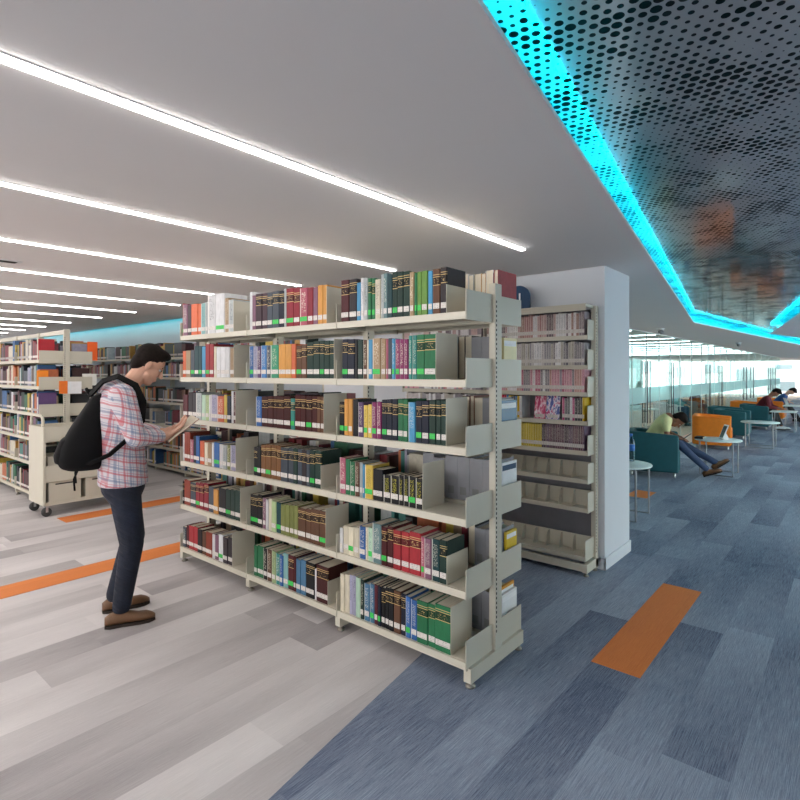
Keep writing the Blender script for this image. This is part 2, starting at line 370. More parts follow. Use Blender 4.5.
def wall(name, *boxes, mat='white'):
    m = MB()
    for b in boxes: m.box(*b)
    return struct(m.build(name, MAT[mat]))
wall('wall_back', (4.43, 1.57, 0, 5.05, 4.95, H + .2), (4.62, 4.95, 0, 5.05, 17, H + .25))
wall('wall_left', (-8, 17, 0, 5.05, 17.2, H + .25))
wall('wall_side', (-5.4, -3.5, 0, 5, -3.4, H))  # unseen wall, added to keep daylight off the near bookcase
wall('wall_front_baffle', (-5.5, -3.4, 0, -5.4, 17, 1.0))  # unseen low wall, added to cut the daylight from behind the camera
m = MB(); m.box(4.418, 1.558, 0, 4.43, 1.60, .10); m.box(4.418, 1.558, 0, 5.062, 1.57, .10); m.box(5.05, 1.57, 0, 5.062, 3.2, .10)
struct(m.build('baseboard_back', MAT['white'], bevel=.003))
wall('wall_room', (5.05, 11.0, 0, 38, 11.2, H), mat='wall_teal')
wall('wall_room_side', (5.05, 3.6, 0, 5.2, 11, H), mat='wall_teal')

# linear lamps
LY = [1.795, 2.985, 4.218, 5.42, 6.6, 7.85, 9.04, 10.35, 11.6, 12.8, 14.0]
def lamp(x0, y0, x1, y1, lab, group, mt, along):
    t = tag(empty('ceiling_light', ((x0 + x1) / 2, (y0 + y1) / 2, H - .012)), lab, 'ceiling light', group)
    m = MB(); m.box(x0, y0, H - .012, x1, y1, H - .001); m.build('diffuser', mt, t)
    m = MB(); e = .008
    m.box(x0 - e, y0 - e, H - .004, x1 + e, y0, H); m.box(x0 - e, y1, H - .004, x1 + e, y1 + e, H)
    m.box(x0 - e, y0, H - .004, x0, y1, H); m.box(x1, y0, H - .004, x1 + e, y1, H); m.build('frame', MAT['alu'], t)
for i, y in enumerate(LY):
    lamp(-5.3, y - .016, 3.46, y + .016, 'long white linear ceiling lamp over the grey carpet, %s counted from the bookcase end panel' % ORD[i + 1], 'linear lamps over the stacks', MAT['lamp'], 0)
for i in range(13):
    x = 8.2 + 1.62 * i
    lamp(x - .03, 3.5, x + .03, 10.9, 'white linear ceiling lamp beyond the glass partition, %s from the wall end' % ORD[i + 1], 'linear lamps behind the glass', MAT['lamp_far'], 1)

# small things on the ceiling
def dome(x, y, lab):
    t = tag(empty('security_camera', (x, y, H - .1)), lab, 'camera')
    m = MB(); m.lathe((x, y, H - .04), [(.0, .04), (.07, .04), (.07, .01), (.05, 0), (0, 0)]); m.build('mount', MAT['plastic_white'], t)
    m = MB(); m.ell((x + .05, y, H - .07), (.10, .05, .05)); m.build('housing', MAT['plastic_grey'], t)
dome(11.3, 2.93, 'small grey dome camera on the white ceiling above the teal armchair')
dome(18.0, 2.6, 'small grey dome camera on the ceiling farther down the lounge')
t = tag(empty('air_vent', (1.25, 5.05, H - .01)), 'slim dark slotted air vent in the white ceiling between two linear lamps', 'vent')
m = MB(); m.box(.95, 4.98, H - .008, 1.33, 5.08, H); m.build('frame', MAT['alu'], t)
m = MB()
for k in range(3): m.box(.98, 4.995 + k * .027, H - .011, 1.30, 5.008 + k * .027, H - .007)
m.build('slot', MAT['shelf_dark'], t)

# glass partition with pairs of doors
GY = 3.4
t_i = 0
def pane(x0, x1, door, n):
    o = empty(('door_%d' if door else 'window_%d') % n, (x0, GY, 0)); struct(o)
    m = MB(); m.box(x0 + .004, GY - .006, .01, x1 - .004, GY + .006, H - .015); m.build('glass_leaf', MAT['glass'], o)
    m = MB(); m.box(x0 + .01, GY - .0085, .98, x1 - .01, GY - .0065, 1.30); m.build('frosted_band', MAT['frost'], o)
    m = MB(); m.box(x0 + .002, GY - .009, 0, x0 + .006, GY + .009, H - .01); m.box(x0, GY - .012, H - .014, x1, GY + .012, H - .0005); m.build('edge_profile', MAT['alu'], o)
    if door:
        hx = x1 - .09 if door == 1 else x0 + .09
        for sgn in (-1, 1):
            y = GY + sgn * .05
            m = MB(); m.tube([(hx, y, .55), (hx, y, 1.85)], .011, 10)
            for z in (.8, 1.6): m.tube([(hx, y, z), (hx, GY + sgn * .006, z)], .009, 8)
            m.build('door_handle', MAT['dark_steel'], o)
wn = dn = 0
x = 5.2
plan = [(2.0, 0), (1.9, 0), (2.0, 0), (.95, 1), (.95, 2), (.95, 1), (.95, 2), (1.2, 0), (1.2, 0), (.9, 1), (.9, 2), (1.0, 1), (1.0, 2), (1.5, 0), (1.6, 0), (.9, 1), (.9, 2), (.95, 1), (.95, 2), (2, 0), (2, 0), (.95, 1), (.95, 2), (.95, 1), (.95, 2), (2, 0)]
for w, d in plan:
    if d: dn += 1
    else: wn += 1
    pane(x, x + w, d, dn if d else wn); x += w
GEND = x
# far end: glazed wall and the white building beyond it
o = struct(empty('window_%d' % (wn + 1), (40, 0, 0)))
m = MB(); m.box(40, -9, 0, 40.02, 11, H); m.build('glass_leaf', MAT['window'], o)
m = MB()
for y in (-6, -2.5, 1, 6.2, 9.2): m.box(39.96, y - .03, 0, 40.06, y + .03, H)
m.box(39.95, -9, 0, 40.07, 11, .06); m.build('window_frame', MAT['alu'], o)
o = struct(empty('window_%d' % (wn + 2), (17, -3.4, 0)))  # unseen aisle glazing, added to let daylight in as fill
m = MB(); m.box(5, -3.41, 0, 40, -3.4, H); m.build('glass_leaf', MAT['window'], o)
m = MB()
for k in range(12): m.box(5 + 3 * k, -3.44, 0, 5.06 + 3 * k, -3.37, H)
m.build('window_frame', MAT['alu'], o)
b = tag(empty('building', (50, 3, -.2)), 'white building across the yard seen through the far end glazing', 'building')
m = MB(); m.box(50, -14, -.2, 56, 30, 5); m.build('facade', MAT['facade'], b)
for (y, z, w, h) in ((3.75, 1.9, 1.05, .34), (3.6, .25, 1.6, .7), (6.4, 1.0, 1.0, .9), (8.6, 1.6, 1.0, .9), (11, 1.2, 1.0, .9), (13.5, 1.7, 1, 1), (1.5, 1.5, 1, .9)):
    m = MB(); m.box(49.96, y, z, 50.02, y + w, z + h); m.build('window', MAT['pane_grey'], b)
m = MB(); m.box(39, -20, -.25, 60, 40, -.2); struct(m.build('ground', MAT['facade']))

# ------------------------------------------------------------------ shelving
def slots(m, x, y, z0, z1):
    z = z0
    while z < z1: m.box(x - .004, y - .0012, z, x + .004, y + .0012, z + .013); z += .0254
def bookcase(X0, X1, ys, zs, ztop, lab, cap_rail=False):
    """double-faced steel library shelving; ys are the upright positions, near end first"""
    xm = (X0 + X1) / 2; uw = .034
    t = tag(empty('bookcase', (xm, (ys[0] + ys[-1]) / 2, 0)), lab, 'bookcase')
    B = MAT['shelf']
    for i, y in enumerate(ys):
        m = MB(); m.box(xm - uw, y - .02, .09, xm + uw, y + .02, ztop); u = m.build('upright', B, t, bevel=.003)
        for q in (-.024,): m = MB(); slots(m, xm + q, y - .0205, .2, ztop - .1); m.build('slot_row', MAT['shelf_dark'], u)
        m = MB(); m.prism([(X0 + .01, .03), (X1 - .01, .03), (X1 - .01, .105), (X0 + .01, .105)], y - .022, y + .022, axis=1); r = m.build('base_rail', B, t, bevel=.003)
        for x in (X0 + .04, X1 - .04):
            m = MB(); m.lathe((x, y, 0), [(0, 0), (.026, 0), (.026, .010), (.012, .014), (.012, .032), (0, .032)], 16); m.build('levelling_foot', MAT['foot'], r)
    for z in zs:
        for (a, b, fx) in ((X0, xm - uw, X0), (xm + uw, X1, X1)):
            for i in range(len(ys) - 1):
                y0, y1 = ys[i] + .005, ys[i + 1] - .005; m = MB()
                m.box(a, y0, z - .003, b, y1, z)                        # deck
                m.box(a, y0, z - .038, a + .004, y1, z - .0031); m.box(b - .004, y0, z - .038, b, y1, z - .0031)
                m.box(a + .0041, y0, z - .036, b - .0041, y0 + .004, z - .0031); m.box(a + .0041, y1 - .004, z - .036, b - .0041, y1, z - .0031)
                k = (b - a) / 4
                for q in (1, 2, 3): m.box(a + k * q - .006, y0 + .03, z - .012, a + k * q + .006, y1 - .03, z - .0031)
                m.build('shelf', B, t)
            for i, y in enumerate(ys):
                m = MB(); e = .012 if abs(a - fx) < 1e-6 else 0
                m.box(a - (.002 if fx == X0 else 0), y - .0024, z - .042, b + (.002 if fx == X1 else 0), y + .0024, z + .112)
                m.build('bracket', B, t, bevel=.001, segs=1)
    if cap_rail:
        m = MB()
        for i in range(len(ys) - 1): m.box(xm - .018, ys[i] + .021, ztop - .06, xm + .018, ys[i + 1] - .021, ztop - .005)
        m.build('top_rail', B, t, bevel=.003)
    return t
X0, X1 = 2.305, 2.885
YS = [1.511, 2.462, 3.420, 4.384]
ZS = [1.913, 1.565, 1.218, .858, .492, .133]
bookcase(X0, X1, YS, ZS, 2.085, 'central cream steel double-sided bookcase of three bays standing on the carpet edge')
LX0, LX1 = 2.17, 2.76
LYS = [7.50, 8.46, 9.42, 10.38, 11.34, 12.3]
LZS = [1.76, 1.44, 1.11, .80, .50, .13]
bookcase(LX0, LX1, LYS, LZS, 2.14, 'cream steel double-sided bookcase behind the book cart', True)

# magazine rack against the wall
RX0, RX1 = 4.235, 4.415
RY = [1.635, 2.59, 3.545]
RZ = [1.90, 1.663, 1.446, 1.215, .977]
RE = [.753, .523, .153]
rack = tag(empty('magazine_rack', (4.33, 2.59, 0)), 'tall cream steel magazine rack against the white wall end', 'magazine rack')
for i, y in enumerate(RY):
    m = MB(); m.box(RX1 - .055, y - .02, .02, RX1, y + .02, 2.145); u = m.build('upright', MAT['shelf'], rack, bevel=.003)
    if i == 0:
        m = MB(); slots(m, RX1 - .045, y - .0205, .15, 2.1); m.build('slot_row', MAT['shelf_dark'], u)
    m = MB(); m.box(RX0 - .06, y - .02, .03, RX1, y + .02, .10); r = m.build('base_rail', MAT['shelf'], rack, bevel=.003)
    for x in (RX0 - .03, RX1 - .03):
        m = MB(); m.lathe((x, y, 0), [(0, 0), (.022, 0), (.022, .010), (.010, .014), (.010, .032), (0, .032)], 14); m.build('levelling_foot', MAT['foot'], r)
for i in range(2):
    y0, y1 = RY[i] + .004, RY[i + 1] - .004
    m = MB(); m.box(RX1 - .014, y0 + .018, .11, RX1 - .012, y1 - .018, 2.12); m.build('back_panel', MAT['back_grey'], rack)
    m = MB(); m.box(RX0 - .03, y0, 2.125, RX1 - .056, y1, 2.15); m.box(RX0 - .03, y0, 2.095, RX0 - .026, y1, 2.1249); m.build('canopy', MAT['shelf'], rack, bevel=.002)
    m = MB(); m.box(RX0 - .055, y0 + .017, .035, RX0 - .035, y1 - .017, .095); m.build('kick_plate', MAT['shelf'], rack, bevel=.002)
    for z in RZ:
        m = MB(); m.box(RX0, y0, z - .004, RX1 - .056, y1, z); m.box(RX0, y0, z - .034, RX0 + .004, y1, z - .0041); m.build('shelf', MAT['shelf'], rack)
    for z in RE:
        m = MB(); e = .05 if z < .2 else 0
        m.box(RX0 - e, y0, z - .004, RX1 - .056, y1, z); m.box(RX0 - e, y0, z - .034, RX0 + .004 - e, y1, z - .0041)
        m.box(RX1 - .075, y0, z + .0005, RX1 - .071, y1, z + .125); s = m.build('shelf', MAT['shelf'], rack)
        for k in range(1, 8):
            y = y0 + (y1 - y0) * k / 8 * .96 + .02
            m = MB(); m.prism([(RX0 + .02, z + .0006), (RX1 - .078, z + .0006), (RX1 - .078, z + .12), (RX0 + .06, z + .12)], y - .0015, y + .0015, axis=1); m.build('divider', MAT['shelf'], s)
    for z in RZ + RE:
        for y in ((RY[i], RY[i + 1]) if i == 0 else (RY[i + 1],)):
            e = .05 if z < .2 else 0
            m = MB(); m.prism([(RX0 - e, z - .036), (RX1 - .055, z - .036), (RX1 - .055, z + .125), (RX0 - e + .004, z + .125)], y - .003, y + .003, axis=1); m.build('bracket', MAT['shelf'], rack)
m = MB()                                                               # blue sign on the rack
sy0, sy1, sz = 2.165, 2.385, 2.1505
arc = [(sy0, sz), (sy1, sz)] + [((sy0 + sy1) / 2 + .11 * math.cos(a), sz + .105 + .11 * math.sin(a)) for a in [PI * k / 14 for k in range(15)]]
m.prism(arc, 4.30, 4.312, axis=0)
sg = tag(m.build('shelf_sign', MAT['sign'], bevel=.001), 'round-topped dark blue sign standing on top of the magazine rack', 'sign')
cu = bpy.data.curves.new('sign_number', 'FONT'); cu.body = '1'; cu.size = .15; cu.extrude = .001; cu.align_x = 'CENTER'; cu.materials.append(MAT['letter'])
to = bpy.data.objects.new('sign_number', cu); C.objects.link(to); tm = bpy.data.meshes.new_from_object(to.evaluated_get(bpy.context.evaluated_depsgraph_get())); bpy.data.objects.remove(to)
tx = bpy.data.objects.new('sign_number', tm); C.objects.link(tx); tx.parent = sg
tx.rotation_euler = (PI / 2, 0, -PI / 2); tx.location = Vector((4.2985, 2.262, sz + .045)) - sg.location

# back wall shelving, seen past the reader
BX0, BX1 = 4.24, 4.56
BY = [5.04, 6.0, 6.96, 7.92, 8.88, 9.84, 10.8, 11.76, 12.72]
BZ = [1.85, 1.53, 1.13, .76, .40, .09]
bs = tag(empty('bookcase', (4.4, 9, 0)), 'cream steel single-sided bookcase along the back wall under the cyan cove', 'bookcase')
for i, y in enumerate(BY):
    m = MB(); m.box(BX1 - .06, y - .018, .0, BX1, y + .018, 2.0); m.build('upright', MAT['shelf'], bs)
    m = MB(); m.box(BX0, y - .018, .0, BX1 - .061, y + .018, .05); m.build('base_rail', MAT['shelf'], bs)
for z in BZ:
    for i in range(len(BY) - 1):
        m = MB(); m.box(BX0, BY[i] + .003, z - .004, BX1 - .062, BY[i + 1] - .003, z); m.box(BX0, BY[i] + .003, z - .036, BX0 + .004, BY[i + 1] - .003, z - .0041); m.build('shelf', MAT['shelf'], bs)

# ------------------------------------------------------------------ books
COL = dict(maroon='5c1f28', charcoal='3a3238', skyblue='3f9fd0', white='e2e2e4', green='1f7a4c', cream='e3d8bc', lightgrey='b4bcbc', tealgrey='6f9094', darkteal='1d4a50', darkgreen='1f3c34',
    tan='b0916a', lime='6fa038', brown='6b4630', navy='1c2236', black='17171c', magenta='8c1f62', teal='2a8d84', amber='e09a2c', purple='5d4270', yellow='e0bd2c', pink='c0607a', red='b01f2c',
    darkred='4c1418', mauve='8a5a74', steelblue='46789c', lavender='a9a6c4', mint='b9dcc0', blue='2c6ab4', plum='4c3440', slate='46505c', rose='b44a62', crimson='9a1830', emerald='2aa074',
    orange='e8682c', bronze='8a5a2c', olive='7e8440', palegreen='b0c88c', aqua='8cc4c4', oxblood='4a1c1c', brick='96381f', bright='3a86cc')
NAME = dict(skyblue='sky blue', lightgrey='light grey', tealgrey='grey-teal', darkteal='dark teal', darkgreen='dark green', darkred='dark red', steelblue='steel blue', palegreen='pale green', bright='bright blue')
STY = dict(g='gilt-banded', p='plain', t='printed')
# each row: book count from its first edge: spine end, spine top (both in the close-up's own scale), colour, binding, label
ROWS = {
 (0, 'near'): (336, 262, .17, 28, '75 103 maroon g w;120 97 charcoal g w;145 120 skyblue p w;165 92 white t w;187 92 lightgrey t w;208 95 green g g;230 95 green g g;262 100 cream t w;275 72 lightgrey t w;300 65 tealgrey t w;328 70 darkteal p w;360 58 darkgreen g g;395 55 darkgreen g w;432 52 darkgreen g w;458 58 tan t w;475 62 green p g;503 55 lime p g;538 50 lime p w;567 50 skyblue p w;612 38 brown g w;650 28 charcoal g w', 'l'),
 (1, 'near'): (336, 328, .17, 32, '68 65 navy g g;108 65 navy g w;125 70 black p n;155 70 darkgreen p w;180 70 brown t w;190 70 cream p w;214 68 skyblue p w;262 60 tan t g;290 62 tan t w;303 65 pink p w;325 60 slate p w;345 62 skyblue t g;372 65 magenta t g;398 65 magenta t w;424 65 magenta t w;445 45 teal t w;473 42 teal t w;520 38 green g g;588 35 green g w', 't'),
 (2, 'near'): (336, 392, .17, 18, '48 60 black g g;72 42 amber p g;97 42 amber p w;130 45 black p n;160 62 purple t w;185 80 yellow t g;208 75 yellow t w;238 62 magenta t g;265 60 magenta t w;298 48 navy g g;330 48 navy g w;362 45 navy g w;395 45 green g w;423 45 green g w;465 62 skyblue t n;503 55 navy g g;545 55 navy g w;585 50 darkgreen g g;615 50 darkgreen g w;648 52 darkgreen g w', 't'),
 (3, 'near'): (330, 452, .1825, 35, '85 35 pink t w;110 42 green p w;135 55 green t w;160 60 brown t w;178 60 lightgrey p w;190 70 skyblue p w;235 75 yellow t g;290 100 black p w;330 130 black y w;375 135 black y w;400 130 black y w;428 135 black y w;468 140 black y g;508 150 black y w', 't'),
 (4, 'near'): (330, 515, .1825, 35, '70 80 white p w;100 65 cream p w;130 70 cream p g;158 75 cream p w;192 68 blue t w;205 70 cream t w;230 75 mint t g;280 55 tealgrey t w;312 70 darkred g g;345 68 darkred g w;388 90 red g w;432 100 red g w;495 105 red g w;515 125 pink t g;555 135 mauve t w;600 140 darkteal t w;640 145 darkgreen g w', 'l'),
 (5, 'near'): (330, 565, .1825, 55, '78 55 cream p n;103 58 cream p n;120 60 lavender t n;140 65 lavender t n;165 75 mint p n;185 85 darkgreen t w;215 110 steelblue t w;240 110 steelblue t g;260 115 maroon p w;278 120 navy p g;300 130 black g w;322 130 black g w;348 135 black g w;385 150 brown g w;412 165 navy g w;440 180 blue t g;475 200 blue t w;535 210 green g w;575 225 green g w;662 240 green g w', 't'),
 (0, 'mid'): (240, 275, .13125, 40, '92 128 white p n;120 155 mauve p w;165 140 plum g w;205 135 plum g w;245 130 slate g w;295 120 slate g g;335 115 navy g w;352 100 lightgrey p w;408 97 crimson g g;455 95 crimson g w;515 95 rose t g;555 93 crimson p w;590 90 mauve p w;630 75 amber p w;662 73 amber p w', 't'),
 (1, 'mid'): (240, 335, .13125, 62, '100 85 blue t g;130 85 lavender t w;160 90 purple t w;200 80 bright t w;230 85 slate t w;292 75 emerald t w;345 70 amber p w;390 68 amber p w;425 68 orange p w;465 80 brown g g;505 75 brown g w;555 55 darkgreen g w;605 45 darkgreen g w;640 42 darkgreen g g;680 42 darkgreen g w;718 42 darkgreen g w', 't'),
 (2, 'mid'): (240, 385, .13125, 118, '160 90 blue t w;210 90 oxblood g w;250 88 oxblood g w;280 85 oxblood g w;335 87 oxblood g w;385 90 oxblood g w;415 105 teal g g;460 80 darkred g w;500 83 oxblood g w;545 85 oxblood g g;585 87 oxblood g w;612 90 brown g w;640 92 brown g w', 't'),
 (3, 'mid'): (240, 438, .13125, 100, '130 75 black g g;158 65 black p w;195 55 bronze g w;235 52 bronze g g;275 55 bronze g w;310 62 bronze g w;365 78 slate g w;405 80 slate g w;435 82 darkgreen g w;470 88 slate g w;505 92 charcoal g w;530 95 slate g w;570 98 darkgreen g g;618 102 darkgreen g w', 'l'),
 (4, 'mid'): (240, 485, .13125, 75, '135 85 black g g;170 80 black g w;195 105 mauve t w;215 115 white p n;240 110 cream p n;275 130 palegreen p w;310 140 darkteal p g;345 155 olive p w;378 157 olive p w;410 160 olive p w;440 162 olive p w;500 185 brown g w;540 190 brown g w;605 195 brown g w;655 205 brown g g', 't'),
 (5, 'mid'): (240, 535, .13125, 105, '130 85 green p w;175 95 green p w;205 110 black t w;240 120 brown t w;270 130 palegreen t w;300 150 teal t w;325 160 blue t w;362 150 aqua p w;405 165 maroon g g;425 170 darkred p w;460 195 steelblue p w;500 200 steelblue p w;565 225 black g w;580 265 white p n;670 255 oxblood g w', 'l'),
 (0, 'far'): (170, 285, .10625, 62, '125 175 crimson t g;165 180 mauve t w;200 190 plum p w;260 175 orange p w;290 178 orange p w;330 170 aqua t w;355 160 lightgrey t w;430 85 white t w;510 75 white p g;550 120 tan t w;600 135 lightgrey t w', 't'),
 (1, 'far'): (175, 335, .1, 75, '110 160 orange p w;155 155 tan p w;195 150 slate p g;235 110 darkteal p w;270 110 darkteal p g;305 115 skyblue p w;345 90 red p g;385 90 red p w;410 115 cream p w;455 120 white p w;500 120 white p w;545 120 white p w;590 130 tan p w', 't'),
 (2, 'far'): (175, 385, .1, 60, '95 100 maroon p w;128 100 maroon p w;170 75 charcoal p w;210 80 charcoal p w;265 80 lightgrey t w;300 100 mint p w;335 105 palegreen t w;355 100 white p w;420 100 lavender t w;490 115 orange t w;520 100 yellow p w;560 110 navy p w;580 60 white p w;608 70 maroon t w', 't'),
 (3, 'far'): (175, 425, .1, 60, '90 90 white p n;120 75 brick p w;150 75 brick p w;180 150 pink t w;210 115 navy p w;245 115 blue p w;290 165 orange p w;325 180 cream p w;365 190 tan p w;385 180 white p w;440 180 blue p g;475 195 white p w;515 205 lightgrey t w;550 205 olive t w;610 210 lavender t w', 't'),
 (4, 'far'): (175, 470, .1, 55, '90 115 black g w;150 110 brick p w;205 135 slate g w;245 135 crimson g g;285 135 crimson g w;330 140 crimson g w;385 175 slate p w;432 200 amber p w;505 195 black p w;555 200 darkgreen p g;600 205 darkgreen p w;655 215 darkgreen p w', 't'),
 (5, 'far'): (175, 515, .1, 65, '110 125 slate t w;135 110 maroon p w;185 120 red p w;225 130 red p w;270 155 black p w;310 175 brown p w;370 185 brick p w;400 200 white p w;435 205 mauve p w;480 205 white p g;525 235 charcoal p w;575 237 charcoal p w', 't'),
}
ROWNAME = ['top', 'second', 'third', 'fourth', 'fifth', 'bottom']
BAYNAME = dict(near='near bay', mid='middle bay', far='far bay')
BAYY = dict(near=(YS[0], YS[1]), mid=(YS[1], YS[2]), far=(YS[2], YS[3]))
MAT['yellow_title'] = cover_mat('black_cover_yellow_letters', 'title')
nt = MAT['yellow_title'].node_tree
for n in nt.nodes:                                                     # yellow letters on the black series
    if n.type == 'MIX' and not n.inputs[6].is_linked and not n.inputs[7].is_linked and n.inputs[6].default_value[2] > .5:
        n.inputs[6].default_value = lin('d2cc3a'); n.inputs[7].default_value = lin('d2cc3a')

def book(loc, t, h, d, col, sty, stk, face=-1, lean=0.0, lab_z=.028, name='book'):
    """spine at local x=0 looking to -x; face=+1 turns it round"""
    a = t / 2; r = min(.004, a * .45); c = min(.0026, t * .14); e = max(.006, r * 1.3)
    out = [(d, -a), (r, -a), (0, -a + r), (0, a - r), (r, a), (d, a), (d, a - c), (e, a - c), (e, -a + c), (d, -a + c)]
    n = len(out); vs = [(x, y, z) for z in (0, h) for x, y in out]
    caps = [(0, 1, 8, 9), (1, 2, 8), (2, 3, 7, 8), (3, 4, 7), (4, 5, 6, 7)]
    fs = [tuple(q[::-1]) for q in caps] + [tuple(n + i for i in q) for q in caps] + [(i, (i + 1) % n, n + (i + 1) % n, n + i) for i in range(n)]
    mt = MAT[dict(g='gold', p='plain', t='title', y='yellow_title')[sty]]
    m = MB(); m.add(vs, fs); o = m.build(name, mt, local=True)
    cc = lin(COL.get(col, col)); gg = cc[0] * .3 + cc[1] * .55 + cc[2] * .15; cc = [v * .86 + gg * .14 for v in cc[:3]]; j = random.uniform(.72, .95); o.color = (min(cc[0] * j, 1), min(cc[1] * j, 1), min(cc[2] * j, 1), 1)
    o.location = loc; o.rotation_euler = (lean, 0, PI if face > 0 else 0)
    paper = 0 if sty == 't' and t < .03 else .003
    m = MB(); m.box(e, -a + c, paper + .0004, d - .0035, a - c, h - paper - .0004); m.build('page_block', MAT['page'], o, local=True)
    if stk != 'n':
        w = max(a - r, .003)
        m = MB(); m.box(-.0007, -w, lab_z, .0002, w, lab_z + .03); s = m.build('spine_label', MAT['sticker_green' if stk == 'g' else 'sticker'], o, local=True)
        if stk == 'g': s['label'] = 'green spine label'
    return o

def bookend(x, y, z, h, d, lab, foot):
    t = MB(); t.box(x, y - .0012, z, x + d, y + .0012, z + h); t.box(x, y - foot, z + .0003, x + d * .8, y - .0013, z + .0016)
    return tag(t.build('bookend', MAT['shelf'], bevel=.0), lab, 'bookend', 'bookends on the central bookcase')

SPX = 2.322
nbooks = 0
for (row, bay), (wx, wy, s, start, data, be) in ROWS.items():
    z0 = ZS[row]; ylo, yhi = BAYY[bay]
    items = [q.split() for q in data.split(';')]
    prev = onx(wx + start * s, 350, SPX)[0]; prev = min(prev, yhi - .008)
    cnt = len(items)
    for i, (end, top, col, sty, stk) in enumerate(items):
        px = wx + float(end) * s; y1 = onx(px, 350, SPX)[0]; y1 = max(y1, ylo + .012)
        t = prev - y1
        if t < .003: continue
        zt = onx(px, wy + float(top) * s, SPX)[1]
        h = max(.15, min(zt - z0, .33 if row == 0 else .30))
        d = min(max(h * .74, .14), .205)
        nm = NAME.get(col, col)
        dis = STY.get(sty, 'yellow-lettered') + ' ' + nm if sty != 'p' else nm + (' cloth')
        lab = '%s book, %s from the far end, %s shelf, %s of central bookcase' % (dis, ORD[i + 1], ROWNAME[row], BAYNAME[bay])
        ln = 0.0
        if (row, bay) == (3, 'near') and i == 7: ln = 0.0
        if (row, bay) == (5, 'mid') and i == 12: ln = 0.0
        o = book((SPX + random.uniform(-.002, .004), (prev + y1) / 2, z0 + .0005), t - .0008, h, d, col, sty, stk, lean=ln)
        tag(o, lab, 'book', '%s of the central bookcase, %s shelf' % (BAYNAME[bay], ROWNAME[row]))
        nbooks += 1; prev = y1
    if prev - .0026 > ylo + .02:
        bookend(SPX - .004, prev - .0024, z0 + .0004, {'t': .25, 'l': .15}[be] if row else .235 if be == 't' else .15, .20, 'cream steel bookend closing the %s shelf row, %s of central bookcase' % (ROWNAME[row], BAYNAME[bay]), max(.006, min(.09, prev - .0024 - ylo - .012)))

# ---- back side of the central bookcase, near its end panel: individual things
def rear(row, items):
    y = YS[0] + .016; z = ZS[row] + .0005
    for (t, h, d, col, kind, lab) in items:
        xo = X1 - .018
        if kind == 'book':
            o = book((xo, y + t / 2, z), t - .001, h, d, col, 'p', 'n', face=1); tag(o, lab, 'book')
        elif kind == 'mag':
            m = MB(); m.box(xo - d, y, z, xo, y + t - .001, z + h); o = tag(m.build('magazine', P('magazine_cover_' + col, COL.get(col, col), .35), bevel=.001), lab, 'magazine')
            m = MB(); m.box(xo - d + .002, y - .0006, z + h * .8, xo - .01, y - .0001, z + h * .93); m.build('title_strip', MAT['letter' if col not in ('white', 'lavender') else 'sign'], o)
        else:
            m = MB(); m.box(xo - d, y, z, xo - d + .003, y + t - .002, z + h); m.box(xo - d + .0031, y, z, xo, y + .003, z + h); m.box(xo - d + .0031, y + t - .005, z, xo, y + t - .002, z + h)
            m.box(xo - d + .0031, y + .0031, z, xo, y + t - .0051, z + .003)
            o = tag(m.build('file_box', MAT['file_grey']), lab, 'file box')
            m = MB(); m.box(xo - d - .001, y + t * .25, z + .03, xo - d - .0002, y + t * .75, z + .075); m.build('label_patch', MAT['plastic_grey'], o)
            m = MB(); m.box(xo - d + .006, y + .006, z + .004, xo - .01, y + t - .008, z + h * .96); m.build('papers', MAT['page'], o)
        y += t
    return y
yr = []
yr.append(rear(0, [(.028, .262, .215, 'b8383e', 'book', 'red book with its front cover showing, at the end of the top shelf, back side'), (.012, .25, .2, 'navy', 'book', 'thin navy book behind the red book on the top shelf'),
    (.05, .27, .2, 'white', 'book', 'thick white book beside the thin navy book on the top shelf, back side'), (.03, .255, .2, 'amber', 'book', 'amber book among white ones on the top shelf, back side'), (.05, .26, .19, 'cream', 'book', 'cream book beside the amber book, top shelf, back side'),
    (.035, .255, .2, 'lightgrey', 'book', 'light grey book beside the cream one, top shelf, back side'), (.05, .265, .2, 'white', 'book', 'white book farthest along the back side of the top shelf')]))
yr.append(rear(1, [(.02, .235, .15, 'd8c890', 'mag', 'cream magazine facing the aisle at the second shelf end'), (.02, .23, .21, '3a4a6c', 'mag', 'slate blue magazine behind the cream magazine'), (.07, .24, .21, 'grey', 'file', 'grey file box behind the magazines at the second shelf end'), (.07, .24, .21, 'grey', 'file', 'second grey file box along the second shelf, back side'),
    (.05, .25, .2, 'black', 'book', 'black binder-like book past the grey file boxes, second shelf, back side'), (.045, .25, .2, 'brown', 'book', 'brown book past the black one, second shelf, back side'), (.06, .25, .21, 'lightgrey', 'book', 'light grey book farthest along the second shelf, back side')]))
yr.append(rear(2, [(.018, .225, .18, '175a82', 'mag', 'blue magazine facing the aisle at the third shelf end'), (.018, .23, .2, 'white', 'mag', 'white magazine behind the blue magazine at the third shelf end'), (.07, .24, .21, 'grey', 'file', 'grey file box behind the blue magazine, third shelf'), (.06, .24, .2, 'tan', 'book', 'tan book beside the grey file box, third shelf, back side'),
    (.03, .25, .2, 'brick', 'book', 'brick red book on the third shelf, back side'), (.05, .245, .2, 'brown', 'book', 'brown book beside the brick red one, third shelf, back side')]))
